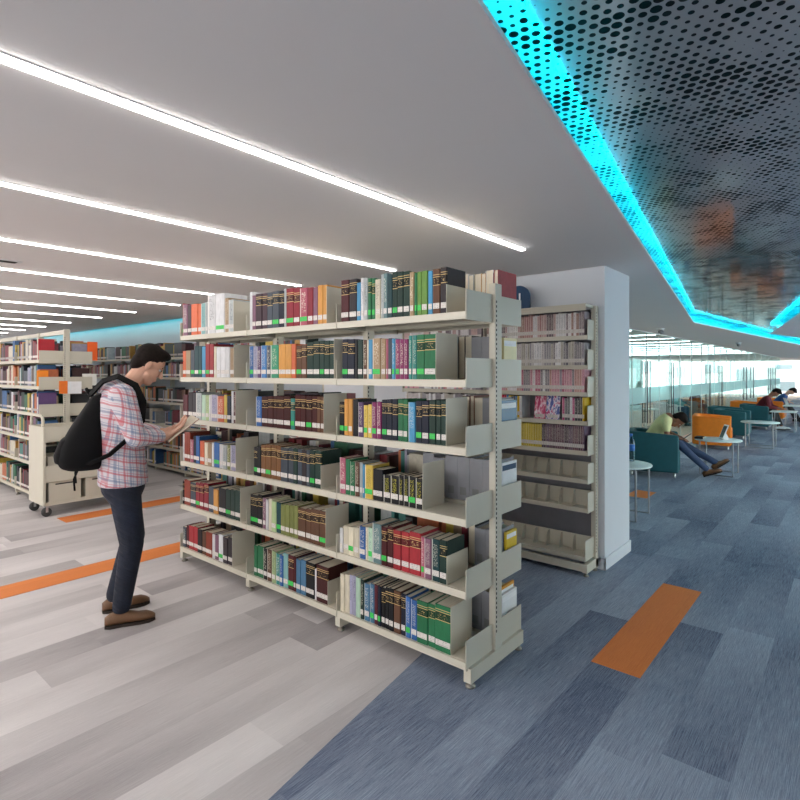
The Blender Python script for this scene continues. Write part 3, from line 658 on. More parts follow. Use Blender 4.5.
yr.append(rear(3, [(.02, .235, .17, 'white', 'mag', 'white leaflet with a blue strip at the fourth shelf end'), (.085, .25, .215, 'grey', 'file', 'grey file box behind the white leaflet, fourth shelf'), (.085, .25, .215, 'grey', 'file', 'second grey file box from the end, fourth shelf'), (.085, .25, .215, 'grey', 'file', 'third grey file box from the end, fourth shelf'),
    (.085, .25, .215, 'grey', 'file', 'fourth grey file box from the end, fourth shelf'), (.085, .23, .215, 'grey', 'file', 'fifth grey file box from the end, fourth shelf'), (.085, .25, .215, 'grey', 'file', 'grey file box farthest along the fourth shelf, back side')]))
yr.append(rear(4, [(.018, .20, .12, 'yellow', 'mag', 'yellow leaflet at the end of the fifth shelf, back side'), (.07, .22, .21, 'grey', 'file', 'grey file box behind the yellow leaflet, fifth shelf'), (.07, .22, .21, 'grey', 'file', 'second grey file box from the end, fifth shelf'), (.05, .25, .2, 'black', 'book', 'black book past the file boxes on the fifth shelf, back side')]))
yr.append(rear(5, [(.018, .215, .17, 'e6e6e6', 'mag', 'white leaflet with a curved drawing at the bottom shelf end'), (.014, .25, .18, 'amber', 'mag', 'amber magazine behind the white leaflet, bottom shelf'), (.08, .23, .21, 'grey', 'file', 'grey file box behind the amber magazine, bottom shelf'), (.08, .23, .21, 'grey', 'file', 'second grey file box from the end, bottom shelf')]))

# ---- the many small spines of the other shelves: one mass
def dull(h):
    c = [int(h[i:i + 2], 16) / 255 for i in (0, 2, 4)]; g = sum(c) / 3
    return [(v * .72 + g * .28) * .86 for v in c]
BIN = ['maroon', 'charcoal', 'white', 'green', 'cream', 'lightgrey', 'darkgreen', 'tan', 'brown', 'navy', 'black', 'amber', 'red', 'blue', 'mauve', 'slate', 'orange', 'teal', 'crimson', 'lavender', 'yellow', 'oxblood']
bm_mats = [P('spine_' + c, dull(COL[c]), .5, var=.12, scale=30) for c in BIN] + [MAT['sticker'], MAT['page']]
mass = MB(); rg = random.Random(3)
def fill(x_sp, sgn, y0, y1, z, hmax, keep=1.0, dep=.2, label=True, tmin=.014, tmax=.042, skip=.02):
    y = y0; c = rg.randrange(len(BIN)); h = rg.uniform(.19, hmax)
    while y < y1 - .012:
        t = min(rg.uniform(tmin, tmax), y1 - y)
        if rg.random() < .55: c = rg.randrange(len(BIN)); h = rg.uniform(.185, hmax)
        if rg.random() < keep:
            a, b = (x_sp, x_sp + dep) if sgn < 0 else (x_sp - dep, x_sp)
            mass.box(a, y + .0004, z + .0004, b, y + t - .0004, z + h, c)
            if label and rg.random() < .9:
                q = x_sp + sgn * .0008
                mass.box(min(q, x_sp - sgn * .001), y + .001, z + .026, max(q, x_sp - sgn * .001), y + t - .001, z + .054, len(BIN))
        elif rg.random() < skip * 10: y += rg.uniform(0, .1)
        y += t
for r, z in enumerate(LZS):                                            # bookcase behind the cart, both faces
    for i in range(len(LYS) - 1):
        fill(LX0 + .016, -1, LYS[i] + (.02 if i else .03), LYS[i + 1] - rg.uniform(.02, .12), z, .27)
        if i < 2: fill(LX1 - .016, 1, LYS[i] + .04, LYS[i + 1] - .03, z, .26)
for r, z in enumerate(BZ):                                             # back wall
    for i in range(len(BY) - 1):
        fill(BX0 + .016, -1, BY[i] + .02, BY[i + 1] - rg.uniform(.02, .3), z, .25, dep=.18)
for r, z in enumerate(ZS):                                             # back side of the central bookcase
    for i in range(3):
        a, b = YS[i] + .02, YS[i + 1] - .03
        if i == 0: a = yr[r] + .01
        if r == 0: continue
        if i == 0 and r in (1, 2): b = min(b, a + .15)
        if i == 1 and r in (1, 2): a += .3
        fill(X1 - .018, 1, a, b, z, .26 if r > 2 else .24, .8 if r > 2 else .65)
mo = mass.build('books', bm_mats, origin=(0, 0, 0)); mo['kind'] = 'stuff'; mo['label'] = 'rows of small mixed book spines filling the shelves by the back wall and behind the cart'; mo['category'] = 'books'

# ---- magazines in the wall rack
def ony_row(px): return onx(px, 350, RX0 + .012)[0]
MCOL = [['e6dfe0', 'c9a9a6', 'a8847c', 'dcd8da', '7c6a70', 'e9e6e4', 'b98d8a', '94868c'], ['a9a4aa', 'dedcde', '8c868c', 'e8e6e8', 'b9b2a8', '75707a', 'cfc8c8'], ['d8a0ac', 'e8e0e2', 'c07088', 'a8a0a8', 'e6e6e6', '8f8890', 'cfa098'], ['e2e2e4', '4a4a50', 'c8304a', 'd8b42c', '3f7fb8', 'c85a8c', '7a7a80'], ['c8b03a', 'd8c044', '6a4a58', '5c4450', '74525e', '6a5068', '54424e']]
mcm = {}
magstuff = MB(); ms_mats = [P('periodical_' + c, c, .45, var=.1, scale=40) for c in sorted({c for r in MCOL for c in r})] + [MAT['sticker']]
midx = {c: i for i, c in enumerate(sorted({c for r in MCOL for c in r}))}
rg = random.Random(11)
RN = ['top', 'second', 'third', 'fourth', 'fifth']
for r, z in enumerate(RZ):
    for bay in range(2):
        y = RY[bay] + .03; k = 0; yend = RY[bay + 1] - .012
        c = rg.choice(MCOL[r])
        while y < yend - .01:
            t = rg.uniform(.017, .026) if r < 4 else rg.uniform(.012, .02)
            if t > yend - y - .002: break
            if rg.random() < .6: c = rg.choice(MCOL[r if bay == 0 or r != 3 else 1] if r < 4 else (MCOL[4][:2] if y > 2.02 else MCOL[4][2:]))
            h = rg.uniform(.178, .195) if r < 4 else rg.uniform(.188, .20)
            if r == 3 and bay == 0 and 1.85 < y < 2.21: y += .02; continue
            if bay == 0:
                k += 1
                o = None
                m = MB(); m.box(0, -t / 2 + .0005, 0, .15, t / 2 - .0005, h); o = m.build('magazine', MAT['title'], local=True); o.color = lin(c); o.location = (RX0 + .012, y + t / 2, z + .0005)
                tag(o, 'thin magazine spine, %s from the wall end, %s shelf of the magazine rack' % (ORD[k], RN[r]), 'magazine', 'magazines on the %s rack shelf' % RN[r])
                m = MB(); m.box(-.0006, -t / 2 + .001, .022, .0002, t / 2 - .001, .052); m.build('spine_label', MAT['sticker'], o, local=True)
            else:
                magstuff.box(RX0 + .012, y + .0005, z + .0005, RX0 + .16, y + t - .0005, z + h, midx[c]); magstuff.box(RX0 + .0112, y + .001, z + .022, RX0 + .0122, y + t - .001, z + .052, len(ms_mats) - 1)
            y += t
o = magstuff.build('magazines', ms_mats, origin=(0, 0, 0)); o['kind'] = 'stuff'; o['label'] = 'rows of pale magazines in the rack bays seen through the central bookcase'; o['category'] = 'magazines'
def cover(name, y0, y1, z, h, cols, lab):
    """a face-out magazine leaning on the rack"""
    m = MB(); w = (y1 - y0); lean = .03
    m.add([(0, 0, 0), (0, w, 0), (.004, w, 0), (.004, 0, 0), (lean, 0, h), (lean, w, h), (lean + .004, w, h), (lean + .004, 0, h)], [(0, 3, 2, 1), (4, 5, 6, 7), (0, 1, 5, 4), (1, 2, 6, 5), (2, 3, 7, 6), (3, 0, 4, 7)])
    t = NT('magazine_front_' + name); x, yy, zz = t.sep(t.coord('Generated'))
    n = t.noise(t.comb(0.0, t.math('MULTIPLY', yy, 4.), t.math('MULTIPLY', zz, 5.)), 1.0, 3)
    c = t.mix(t.mapr(n, .42, .5), lin(cols[0]), lin(cols[1])); c = t.mix(t.mapr(n, .55, .6), c, lin(cols[2]))
    t.l(c, t.p.inputs['Base Color']); t.p.inputs['Roughness'].default_value = .3
    o = m.build('magazine', t.m, local=True); o.location = (RX0 + .02, y0, z + .0005); tag(o, lab, 'magazine')
    m = MB(); m.box(-.0008, .01, .012, .0002, w - .01, .04); m.build('white_strip', MAT['sticker'], o, local=True)
cover('pink', 2.005, 2.105, RZ[3], .19, ('c23a68', 'e0a0b4', 'e8e0e4'), 'pink magazine with its cover facing out on the fourth shelf of the magazine rack')
cover('bluewhite', 1.88, 1.998, RZ[3], .195, ('5a68b0', 'e4dce6', 'c85a8c'), 'white and blue magazine with its cover facing out beside the pink one')
print('books', nbooks)

# ------------------------------------------------------------------ book cart and the things round it
CX0, CX1, CY0, CY1 = 2.04, 2.95, 6.87, 7.36
ct = tag(empty('book_cart', (2.5, 7.1, 0)), 'cream steel book cart with looped handles standing at the bookcase end', 'book cart')
for x in (CX0, CX1):
    m = MB(); m.box(x - .014, CY0, .125, x + .014, CY1, 1.0); p = m.build('end_panel', MAT['shelf'], ct, bevel=.004)
    m = MB(); a = CY0 + .05; b = CY1 - .05
    pts = [(x, a, .97)] + [(x, a + .06 - .06 * math.cos(q), 1.06 + .06 * math.sin(q)) for q in [PI / 2 * k / 5 for k in range(6)]] + [(x, b - .06 + .06 * math.sin(q), 1.06 + .06 * math.cos(q)) for q in [PI / 2 * k / 5 for k in range(6)]] + [(x, b, .97)]
    m.tube(pts, .016, 10); m.build('handle', MAT['shelf'], p)
for z, lip in ((.84, .16), (.385, .18), (.15, .0)):
    m = MB(); m.box(CX0 + .015, CY0 + .01, z - .004, CX1 - .015, CY1 - .01, z)
    if lip:
        for y in (CY0 + .006, CY1 - .01): m.box(CX0 + .015, y, z - .004, CX1 - .015, y + .004, z + lip)
    else:
        for y in (CY0 + .006, CY1 - .01): m.box(CX0 + .015, y, z - .03, CX1 - .015, y + .004, z + .012)
    m.build('tray', MAT['shelf'], ct, bevel=.002)
for x in (CX0 + .03, CX1 - .03):
    for y in (CY0 + .04, CY1 - .04):
        m = MB(); m.box(x - .03, y - .03, .118, x + .03, y + .03, .124); m.box(x - .012, y - .028, .05, x + .012, y - .024, .118); m.box(x - .012, y + .024, .05, x + .012, y + .028, .118); f = m.build('caster', MAT['chrome'], ct)
        m = MB(); m.rings([[(x + r * math.cos(2 * PI * k / 18), y + q, .05 + r * math.sin(2 * PI * k / 18)) for k in range(18)] for r, q in ((.03, -.02), (.05, -.016), (.05, .016), (.03, .02))]); m.build('wheel', MAT['rubber'], f)
def carton(x0, y0, z0, x1, y1, z1, lab, lidded=True):
    t = MB(); t.box(x0, y0, z0, x1, y1, z1); o = tag(t.build('archive_box', MAT['shelf'], bevel=.004), lab, 'box')
    m = MB(); m.box(x0 + (x1 - x0) * .2, y0 - .002, z1 - .035, x1 - (x1 - x0) * .25, y0 - .0004, z1 - .02); m.build('grip_slot', MAT['shelf_dark'], o)
carton(2.09, CY0 + .03, .1505, 2.42, CY1 - .05, .375, 'cream archive box on the bottom tray of the book cart, beside its looped end')
carton(2.47, CY0 + .03, .1505, 2.82, CY1 - .05, .375, 'cream archive box on the bottom tray of the book cart, behind the reader')
carton(2.09, CY0 + .06, .3855, 2.55, CY1 - .08, .66, 'low cream box on the middle tray of the book cart')

def onyp(px, py, Y):
    k = (px - CX) / FPX; d = Y / (-k * CA + SA)
    return (k * d * SA + d * CA, EYE - (py - HZ) * d / FPX)
yb = LYS[0] - .024
def card(px0, px1, py0, py1, mat, lab, nm='notice_card'):
    x0, z1 = onyp(px0, py0, yb); x1, z0 = onyp(px1, py1, yb)
    m = MB(); m.box(x0, yb - .002, z0, x1, yb, z1); return tag(m.build(nm, mat), lab, 'notice card')
card(59, 67.5, 381, 393.5, MAT['orange_card'], 'orange notice card fixed to the bookcase end upright')
o = card(67.8, 81.5, 381.5, 393.5, MAT['white_card'], 'white notice card beside the orange card on the bookcase end upright')
def endbox(px0, px1, z, h, d, col, nm, lab, side):
    x0 = onyp(px0, 380, LYS[0] + .03)[0]; x1 = onyp(px1, 380, LYS[0] + .03)[0]
    m = MB(); m.box(x0, LYS[0] + .012, z + .0005, x1, LYS[0] + .012 + d, z + h); o = tag(m.build(nm, P(nm + '_' + col, COL.get(col, col), .5), bevel=.002), lab, nm.replace('_', ' '))
endbox(36.5, 48, LZS[1], .19, .016, 'f08a1e', 'document_folder', 'orange folder standing at the end of the second shelf above the cart', 0)
endbox(38, 54, LZS[0], .25, .016, 'red', 'document_folder', 'red folder at the end of the top shelf above the cart', 0)
endbox(87, 97, LZS[0], .24, .016, 'f0641c', 'document_folder', 'bright orange folder on the top shelf, wall side of the bookcase end', 0)
endbox(38, 56, LZS[2], .25, .016, 'purple', 'document_folder', 'purple folder at the end of the third shelf above the cart', 0)
endbox(82, 96, LZS[1], .15, .016, 'e4e2dc', 'document_folder', 'white folder on the second shelf, wall side of the bookcase end', 0)

# ------------------------------------------------------------------ lounge furniture
def armchair(x, y, rz, mat, lab, w=.76, grp=None):
    """tub chair, local front is +X"""
    t = tag(empty('armchair', (x, y, 0), rz), lab, 'armchair', grp)
    hw = w / 2; D = .36
    def u(inset, n=8):
        r = .16 - inset * .6; pts = [(D, -hw + inset), (-D + r + inset, -hw + inset)]
        pts += [(-D + inset + r - r * math.sin(q), -hw + inset + r - r * math.cos(q)) for q in [PI / 2 * k / n for k in range(1, n)]]
        pts += [(-D + inset, -hw + inset + r)]
        return pts + [(a, -b) for a, b in pts[::-1]]
    o_, i_ = u(0), u(.105); n = len(o_); m = MB()
    def zt(p): return .70 - .05 * max(0, (p[0] + D) / (2 * D))
    vs = [(a, b, .085) for a, b in o_] + [(a, b, zt((a, b))) for a, b in o_] + [(a, b, .085) for a, b in i_] + [(a, b, zt((a, b))) for a, b in i_]
    fs = []
    for k in range(n - 1): fs += [(k, k + 1, n + k + 1, n + k), (2 * n + k + 1, 2 * n + k, 3 * n + k, 3 * n + k + 1), (n + k, n + k + 1, 3 * n + k + 1, 3 * n + k), (k + 1, k, 2 * n + k, 2 * n + k + 1)]
    fs += [(0, n, 3 * n, 2 * n), (n - 1, 2 * n - 1 + 2 * n - 2 * n, 0, 0)] if 0 else [(0, n, 3 * n, 2 * n), (2 * n - 1, n - 1, 3 * n - 1, 4 * n - 1)]
    m.add(vs, fs, 0, True); m.build('tub_shell', mat, t, local=True, bevel=.03, segs=4)
    m = MB(); m.box(-D + .1, -hw + .107, .10, D + .02, hw - .107, .42); m.build('seat_cushion', mat, t, local=True, bevel=.035, segs=4)
    for sx in (-1, 1):
        for sy in (-1, 1):
            m = MB(); m.lathe((sx * (D - .06), sy * (hw - .07), 0), [(0, 0), (.016, 0), (.018, .02), (.018, .085), (0, .085)], 12); m.build('leg', MAT['chrome'], t, local=True)
    return t
A1 = armchair(9.22, 2.50, -PI / 2 + .25, MAT['teal'], 'teal tub armchair holding the man in the yellow shirt')
armchair(13.35, 2.42, -PI / 2 + .15, MAT['orange'], 'orange tub armchair behind the table with the tablet', .98)
armchair(15.75, 2.42, -PI / 2, MAT['teal'], 'teal tub armchair just beyond the nearer orange armchair', .9)
armchair(16.9, 2.75, -PI / 2, MAT['teal'], 'teal tub armchair set back toward the glass, between two other teal ones', .9)
armchair(18.75, 2.28, -PI / 2, MAT['teal'], 'teal tub armchair holding the person in the dark red shirt', .9)
armchair(20.6, 2.80, -PI / 2, MAT['orange'], 'orange tub armchair by the glass behind the dark red shirt', .95)
armchair(22.3, 2.25, -PI / 2, MAT['orange'], 'orange tub armchair under the person in the blue shirt', .9)
armchair(24.2, 2.5, -PI / 2, MAT['orange'], 'farthest orange tub armchair, beyond the blue shirt', .9)
def side_table(x, y, z, r, lab, square=False):
    t = tag(empty('side_table', (x, y, 0)), lab, 'table')
    m = MB()
    if square: m.box(x - r, y - r * .8, z - .025, x + r, y + r * .8, z)
    else: m.lathe((x, y, z - .022), [(0, 0), (r - .006, 0), (r, .006), (r, .016), (r - .006, .022), (0, .022)], 40)
    m.build('table_top', MAT['table'], t)
    for s in (-1, 1):
        q = r * .72
        m = MB(); m.tube([(x + s * q, y - q, z - .0225), (x + s * q, y - q, .012), (x + s * q, y + q * .9, .012), (x + s * q, y + q * .9, z - .0225)], .012, 8, smooth=False); m.build('sled_leg', MAT['leg_steel'], t)
    return t
side_table(6.28, 2.05, .585, .33, 'small round white table beside the white wall end, carrying a water bottle')
side_table(9.85, 1.70, .55, .33, 'round white side table with a tablet in front of the orange armchair')
side_table(14.0, 1.62, .545, .36, 'round white side table between the orange armchair and the teal ones')
side_table(18.1, 1.55, .56, .36, 'square white table in front of the person in dark red', True)
side_table(20.3, 1.45, .62, .36, 'square white table with an open silver laptop', True)
# bottle, tablet, notebook, laptop
b = tag(empty('water_bottle', (6.50, 2.0, .5855)), 'clear plastic water bottle with blue label on the near round table', 'bottle')
m = MB(); m.lathe((6.50, 2.0, .5855), [(0, 0), (.036, 0), (.04, .01), (.04, .20), (.035, .235), (.016, .265), (.015, .29), (0, .29)], 20); m.build('body', MAT['clear'], b)
m = MB(); m.lathe((6.50, 2.0, .5855), [(.0405, .12), (.0405, .19)], 20); m.add([], []); m.build('paper_label', MAT['water_label'], b)
m = MB(); m.lathe((6.50, 2.0, .5855), [(0, .2905), (.018, .2905), (.018, .315), (0, .315)], 16); m.build('cap', MAT['water_label'], b)
t = tag(empty('tablet', (9.80, 1.66, .5505), -PI / 2 + .55), 'white tablet propped upright on the round table by the orange armchair', 'tablet')
m = MB(); m.prism([(0, 0), (.012, 0), (.10, .235), (.088, .235)], -.075, .075, axis=1); m.build('case', MAT['plastic_white'], t, local=True, bevel=.002)
m = MB(); m.add([(.0005, -.062, .03), (.0005, .062, .03), (.072, .062, .215), (.072, -.062, .215)], [(0, 3, 2, 1)])
for v in m.v: v.x -= -.004
m2 = MB(); m2.prism([(.0085, .03), (.0105, .03), (.0795, .215), (.0775, .215)], -.062, .062, axis=1); m2.build('screen', MAT['screen'], t, local=True)
m = MB(); m.prism([(.035, 0), (.12, 0), (.055, .12), (.05, .12)], -.05, .05, axis=1); m.build('stand', MAT['plastic_white'], t, local=True)
m = MB(); m.box(9.66, 1.88, .5505, 9.86, 2.0, .582); o = tag(m.build('notebook', MAT['black'], bevel=.003), 'black notebook lying on the round table beside the tablet', 'notebook')
m = MB(); m.box(9.664, 1.8785, .556, 9.856, 1.8799, .577); m.build('page_block', MAT['page'], o)
t = tag(empty('laptop', (20.2, 1.52, .6205), PI / 2 + .3), 'open silver laptop on the farther square table', 'laptop')
m = MB(); m.box(-.12, -.17, 0, .12, .17, .016); m.build('keyboard_base', MAT['plastic_white'], t, local=True, bevel=.004)
m = MB(); m.prism([(.12, .017), (.13, .017), (.20, .22), (.19, .22)], -.17, .17, axis=1); m.build('lid', MAT['plastic_white'], t, local=True)

# room behind the glass
t = tag(empty('office_copier', (14.7, 4.9, 0)), 'grey and white office copier behind the glass beside the wall', 'copier')
m = MB(); m.box(14.2, 4.4, .02, 15.2, 5.2, .75); m.build('body', MAT['plastic_white'], t, bevel=.02)
m = MB(); m.box(14.2, 4.45, .751, 15.2, 5.15, 1.02); m.build('scanner_top', MAT['plastic_grey'], t, bevel=.02)
m = MB(); m.box(14.19, 4.45, .3, 14.2, 5.15, .46); m.build('drawer_front', MAT['plastic_grey'], t)
def cabinet(x, y, w, h, col, lab):
    t = tag(empty('cabinet', (x, y, 0)), lab, 'cabinet')
    mt = P('cabinet_' + col, col, .5)
    m = MB(); m.box(x - w / 2, y, 0, x + w / 2, y + .42, h); m.build('body', mt, t, bevel=.006)
    for s in (0, 1):
        m = MB(); m.box(x - w / 2 + .01 + s * w / 2, y - .016, .06, x - .01 + s * w / 2, y - .001, h - .03); d = m.build('door_panel', mt, t, bevel=.003)
        m = MB(); q = x - .05 if s == 0 else x + .05; m.box(q - .006, y - .03, h * .5, q + .006, y - .0165, h * .5 + .14); m.build('handle', MAT['chrome'], d)
cabinet(16.6, 5.3, 1.3, .95, 'e6d2c6', 'low beige cabinet behind the glass past the copier')
cabinet(18.6, 5.9, 1.1, 1.2, 'd9c6bc', 'taller beige cabinet behind the glass')
cabinet(20.9, 6.4, 1.4, .95, 'd4e2e2', 'low pale teal cabinet behind the glass')
cabinet(24, 7.4, 1.4, 1.8, 'dfe6e6', 'tall white cabinet behind the far glass doors')
armchair(18.2, 4.5, -PI / 2, MAT['white_card'], 'white tub armchair behind the glass under a seated reader in pale teal', .85)
armchair(20.4, 4.4, -PI / 2, P('petrol_upholstery', '1f6478', .7), 'petrol blue tub armchair behind the glass under a dark-haired sitter', .85)
side_table(16.9, 4.7, .55, .3, 'round white table behind the glass near the seated readers')

# ------------------------------------------------------------------ people
DG = None
def remesh(mb, voxel, it, name, mat, parent, smooth=.5):
    me = bpy.data.meshes.new('tmp'); me.from_pydata(mb.v, [], mb.f); me.update()
    o = bpy.data.objects.new('tmp', me); C.objects.link(o)
    r = o.modifiers.new('r', 'REMESH'); r.mode = 'VOXEL'; r.voxel_size = voxel; r.use_smooth_shade = True
    s = o.modifiers.new('s', 'SMOOTH'); s.factor = smooth; s.iterations = it
    dg = bpy.context.evaluated_depsgraph_get(); dg.update()
    nm = bpy.data.meshes.new_from_object(o.evaluated_get(dg)); bpy.data.objects.remove(o); bpy.data.meshes.remove(me)
    nm.name = name; nm.materials.clear(); nm.materials.append(mat)
    nm.polygons.foreach_set('use_smooth', [True] * len(nm.polygons))
    ob = bpy.data.objects.new(name, nm); C.objects.link(ob)
    if parent is not None: ob.parent = parent
    return ob
def V(*a): return Vector(a)
def loft(mb, secs, n=22):
    """secs: (x, z, depth radius, width radius) along a path in the XZ plane, capped"""
    out = []
    for i, (x, z, rx, ry) in enumerate(secs):
        a = secs[max(i - 1, 0)]; b = secs[min(i + 1, len(secs) - 1)]
        d = Vector((b[0] - a[0], 0, b[1] - a[1])).normalized(); f = Vector((d.z, 0, -d.x))
        def se(c, p): return math.copysign(abs(c) ** p, c)
        out.append([Vector((x, 0, z)) + f * rx * se(math.cos(t), .9) + Vector((0, ry * se(math.sin(t), .85), 0)) for t in (2 * PI * k / n for k in range(n))])
    mb.rings(out)
def hand(mb, wrist, d, n, curl, side, r=.0085, L=.18):
    """d fingers' direction, n palm normal, side: +1 thumb on the cross side"""
    w = Vector(wrist); d = Vector(d).normalized(); n = Vector(n); n = (n - d * n.dot(d)).normalized(); l = n.cross(d) * side
    palm = w + d * L * .27
    mb.ell(palm, (L * .30, L * .235, L * .085), d, n); mb.capsule(w - d * .03, .026, w + d * .03, .026)
    for k, (off, fl) in enumerate(((.155, .40), (.055, .46), (-.05, .43), (-.145, .34))):
        p = w + d * L * .48 + l * L * off; q = d.copy(); seg = L * fl / 2.5
        rr = r if k < 3 else r * .88
        for j, c in enumerate((curl * .6, curl * 1.0, curl * .7)):
            q = (Matrix.Rotation(c, 3, n.cross(q).normalized()) @ q) if False else (q * math.cos(c) + n * math.sin(c)).normalized()
            nn = (n - q * n.dot(q)); n2 = nn.normalized() if nn.length > .05 else n
            e = p + q * seg * (1.1 if j == 0 else .85); mb.capsule(p, rr, e, rr * .93, 10); p = e
    p = w + d * L * .14 + l * L * .17
    for q, sg in (((d * .55 + l * .75 + n * .25).normalized(), .22), ((d * .9 + l * .3 + n * .35).normalized(), .18)):
        e = p + q * L * sg; mb.capsule(p, r * 1.25, e, r * 1.05, 10); p = e
def head_parts(c, pitch, yaw=0.0, s=1.0):
    c = Vector(c); f = Vector((math.cos(pitch) * math.cos(yaw), math.cos(pitch) * math.sin(yaw), -math.sin(pitch))); u = Vector((math.sin(pitch) * math.cos(yaw), math.sin(pitch) * math.sin(yaw), math.cos(pitch))); l = u.cross(f)
    return lambda a, b, h: c + (f * a + l * b + u * h) * s, f, u, l
def add_head(mb, c, pitch, yaw, neck, s=1.0):
    q, f, u, l = head_parts(c, pitch, yaw, s)
    mb.ell(q(-.008, 0, .03), (.098 * s, .076 * s, .098 * s), f, u); mb.ell(q(.028, 0, -.035), (.066 * s, .060 * s, .088 * s), f, u)
    mb.ell(q(.058, 0, -.098), (.030 * s, .034 * s, .026 * s), f, u); mb.capsule(q(.03, -.045, -.07), .026 * s, q(.055, -.015, -.095), .024 * s); mb.capsule(q(.03, .045, -.07), .026 * s, q(.055, .015, -.095), .024 * s)
    mb.capsule(q(.088, 0, .012), .010 * s, q(.112, 0, -.028), .014 * s); mb.ell(q(.085, 0, -.062), (.016 * s, .026 * s, .009 * s), f, u); mb.ell(q(.084, 0, -.074), (.015 * s, .022 * s, .009 * s), f, u)
    mb.ell(q(.078, 0, .026), (.018 * s, .052 * s, .011 * s), f, u)
    for sd in (-1, 1): mb.ell(q(-.005, sd * .077, -.012), (.020 * s, .010 * s, .034 * s), f, u)
    mb.capsule(neck, .060 * s, q(-.015, 0, -.06), .056 * s)
def add_face(c, pitch, yaw, parent, s=1.0):
    q, f, u, l = head_parts(c, pitch, yaw, s)
    for sd in (-1, 1):
        m = MB(); m.ell(q(.075, sd * .031, .004), (.011 * s, .012 * s, .007 * s), f, u, 12, 8); e = m.build('eye', MAT['eye'], parent, local=True)
        m = MB(); m.ell(q(.0855, sd * .031, .004), (.004 * s, .006 * s, .006 * s), f, u, 10, 6); m.build('iris', MAT['iris'], e, local=True)
        m = MB(); m.capsule(q(.090, sd * .018, .026), .0045 * s, q(.080, sd * .048, .026), .0035 * s, 8); m.build('eyebrow', MAT['hair'], parent, local=True)
def add_hair(c, pitch, yaw, parent, s=1.0, long=False, vox=.006):
    q, f, u, l = head_parts(c, pitch, yaw, s); m = MB()
    m.ell(q(-.018, 0, .054), (.098 * s, .082 * s, .090 * s), f, u); m.ell(q(.040, 0, .106), (.056 * s, .064 * s, .034 * s), f, u)
    m.ell(q(-.058, 0, -.005), (.052 * s, .070 * s, .075 * s), f, u)
    for sd in (-1, 1): m.ell(q(-.03, sd * .058, .03), (.05 * s, .025 * s, .06 * s), f, u)
    if long: m.ell(q(-.06, 0, -.11), (.05 * s, .085 * s, .13 * s), f, u)
    return remesh(m, vox, 3, 'hair', MAT['hair'], parent)
def shoe(p, dirx, parent, mat, L=.285, pitch=0.0, sole=True):
    """p: heel centre on the ground"""
    p = Vector(p); d = Vector((math.cos(dirx) * math.cos(pitch), math.sin(dirx) * math.cos(pitch), math.sin(pitch))); l = Vector((-math.sin(dirx), math.cos(dirx), 0)); u = d.cross(l)
    out = []; n = 16
    for a, w, hh in ((0, .018, .05), (.03, .033, .07), (.09, .036, .078), (.14, .040, .068), (.19, .045, .050), (.235, .043, .048), (.265, .032, .036), (.285, .012, .022)):
        a *= L / .285
        out.append([p + d * a + l * w * math.copysign(abs(math.cos(t)) ** .8, math.cos(t)) + u * (.016 + hh * .5 + hh * .5 * math.copysign(abs(math.sin(t)) ** .8, math.sin(t))) for t in (2 * PI * k / n for k in range(n))])
    m = MB(); m.rings(out); o = m.build('shoe', mat, parent, local=True)
    m = MB(); R = []
    for z in (0.001, .018):
        pts = [(0, .02), (.03, .037), (.1, .036), (.2, .048), (.25, .042), (.285, .016)]
        R.append([p + d * a * L / .285 + l * w + u * z for a, w in pts] + [p + d * a * L / .285 - l * w + u * z for a, w in pts[::-1]])
    m.rings(R, smooth=False); m.build('sole', MAT['sole'], o, local=True)
    return o

# ---- the reader in the plaid shirt
yaw = math.atan2(-.35, .936)
man = tag(empty('person', (1.56, 3.68, 0), yaw), 'dark-haired person in plaid shirt and dark jeans, standing, reading an open book before the bookcase', 'person')
HC = V(.135, 0, 1.655); HP = math.radians(34); HY = math.radians(4)
NK = V(.03, 0, 1.53)
shR, shL = V(-.03, -.185, 1.455), V(-.03, .185, 1.455)
elR, elL = V(.045, -.245, 1.195), V(.07, .245, 1.20)
wrR, wrL = V(.235, -.125, 1.185), V(.25, .11, 1.185)
bk_c = V(.338, -.01, 1.218)
ang = math.radians(38)                                                 # the open book slopes up and away
bd = V(math.cos(ang), 0, math.sin(ang)); bn = V(-math.sin(ang), 0, math.cos(ang))
m = MB()
loft(m, [(-.01, .86, .09, .14), (-.02, 1.05, .105, .145), (-.03, 1.25, .11, .155), (-.035, 1.42, .105, .165), (-.02, 1.50, .08, .12), (.01, 1.53, .06, .065)])
add_head(m, HC, HP, HY, NK)
for sh, el, wr in ((shR, elR, wrR), (shL, elL, wrL)): m.capsule(sh, .052, el, .044); m.capsule(el, .043, wr, .029)
hR = bk_c - bd * .10 + V(0, -.075, 0) - bn * .022; hL = bk_c - bd * .10 + V(0, .075, 0) - bn * .022
hand(m, wrR, (bd * .95 + V(0, .12, 0) - bn * .12), bn, .30, 1); hand(m, wrL, (bd * .95 + V(0, -.12, 0) - bn * .12), bn, .30, -1)
for hy, kx, ax in ((-.09, .03, -.03), (.09, .05, -.06)):
    m.capsule((-.005, hy, .90), .080, (kx, hy * 1.1, .50), .052); m.capsule((kx, hy * 1.1, .50), .052, (ax, hy * 1.35, .09), .040)
body = remesh(m, .005, 4, 'body', MAT['skin'], man, .4)
add_face(HC, HP, HY, man); add_hair(HC, HP, HY, man)
m = MB()
loft(m, [(-.015, .875, .152, .188), (-.015, .93, .148, .185), (-.025, 1.05, .142, .180), (-.035, 1.2, .142, .190), (-.045, 1.33, .138, .205), (-.048, 1.43, .124, .205), (-.035, 1.50, .095, .15), (-.005, 1.545, .070, .082)])
for sh, el, wr in ((shR, elR, wrR), (shL, elL, wrL)): m.capsule(sh, .082, el, .062); m.capsule(el, .061, el + (wr - el) * .72, .047)
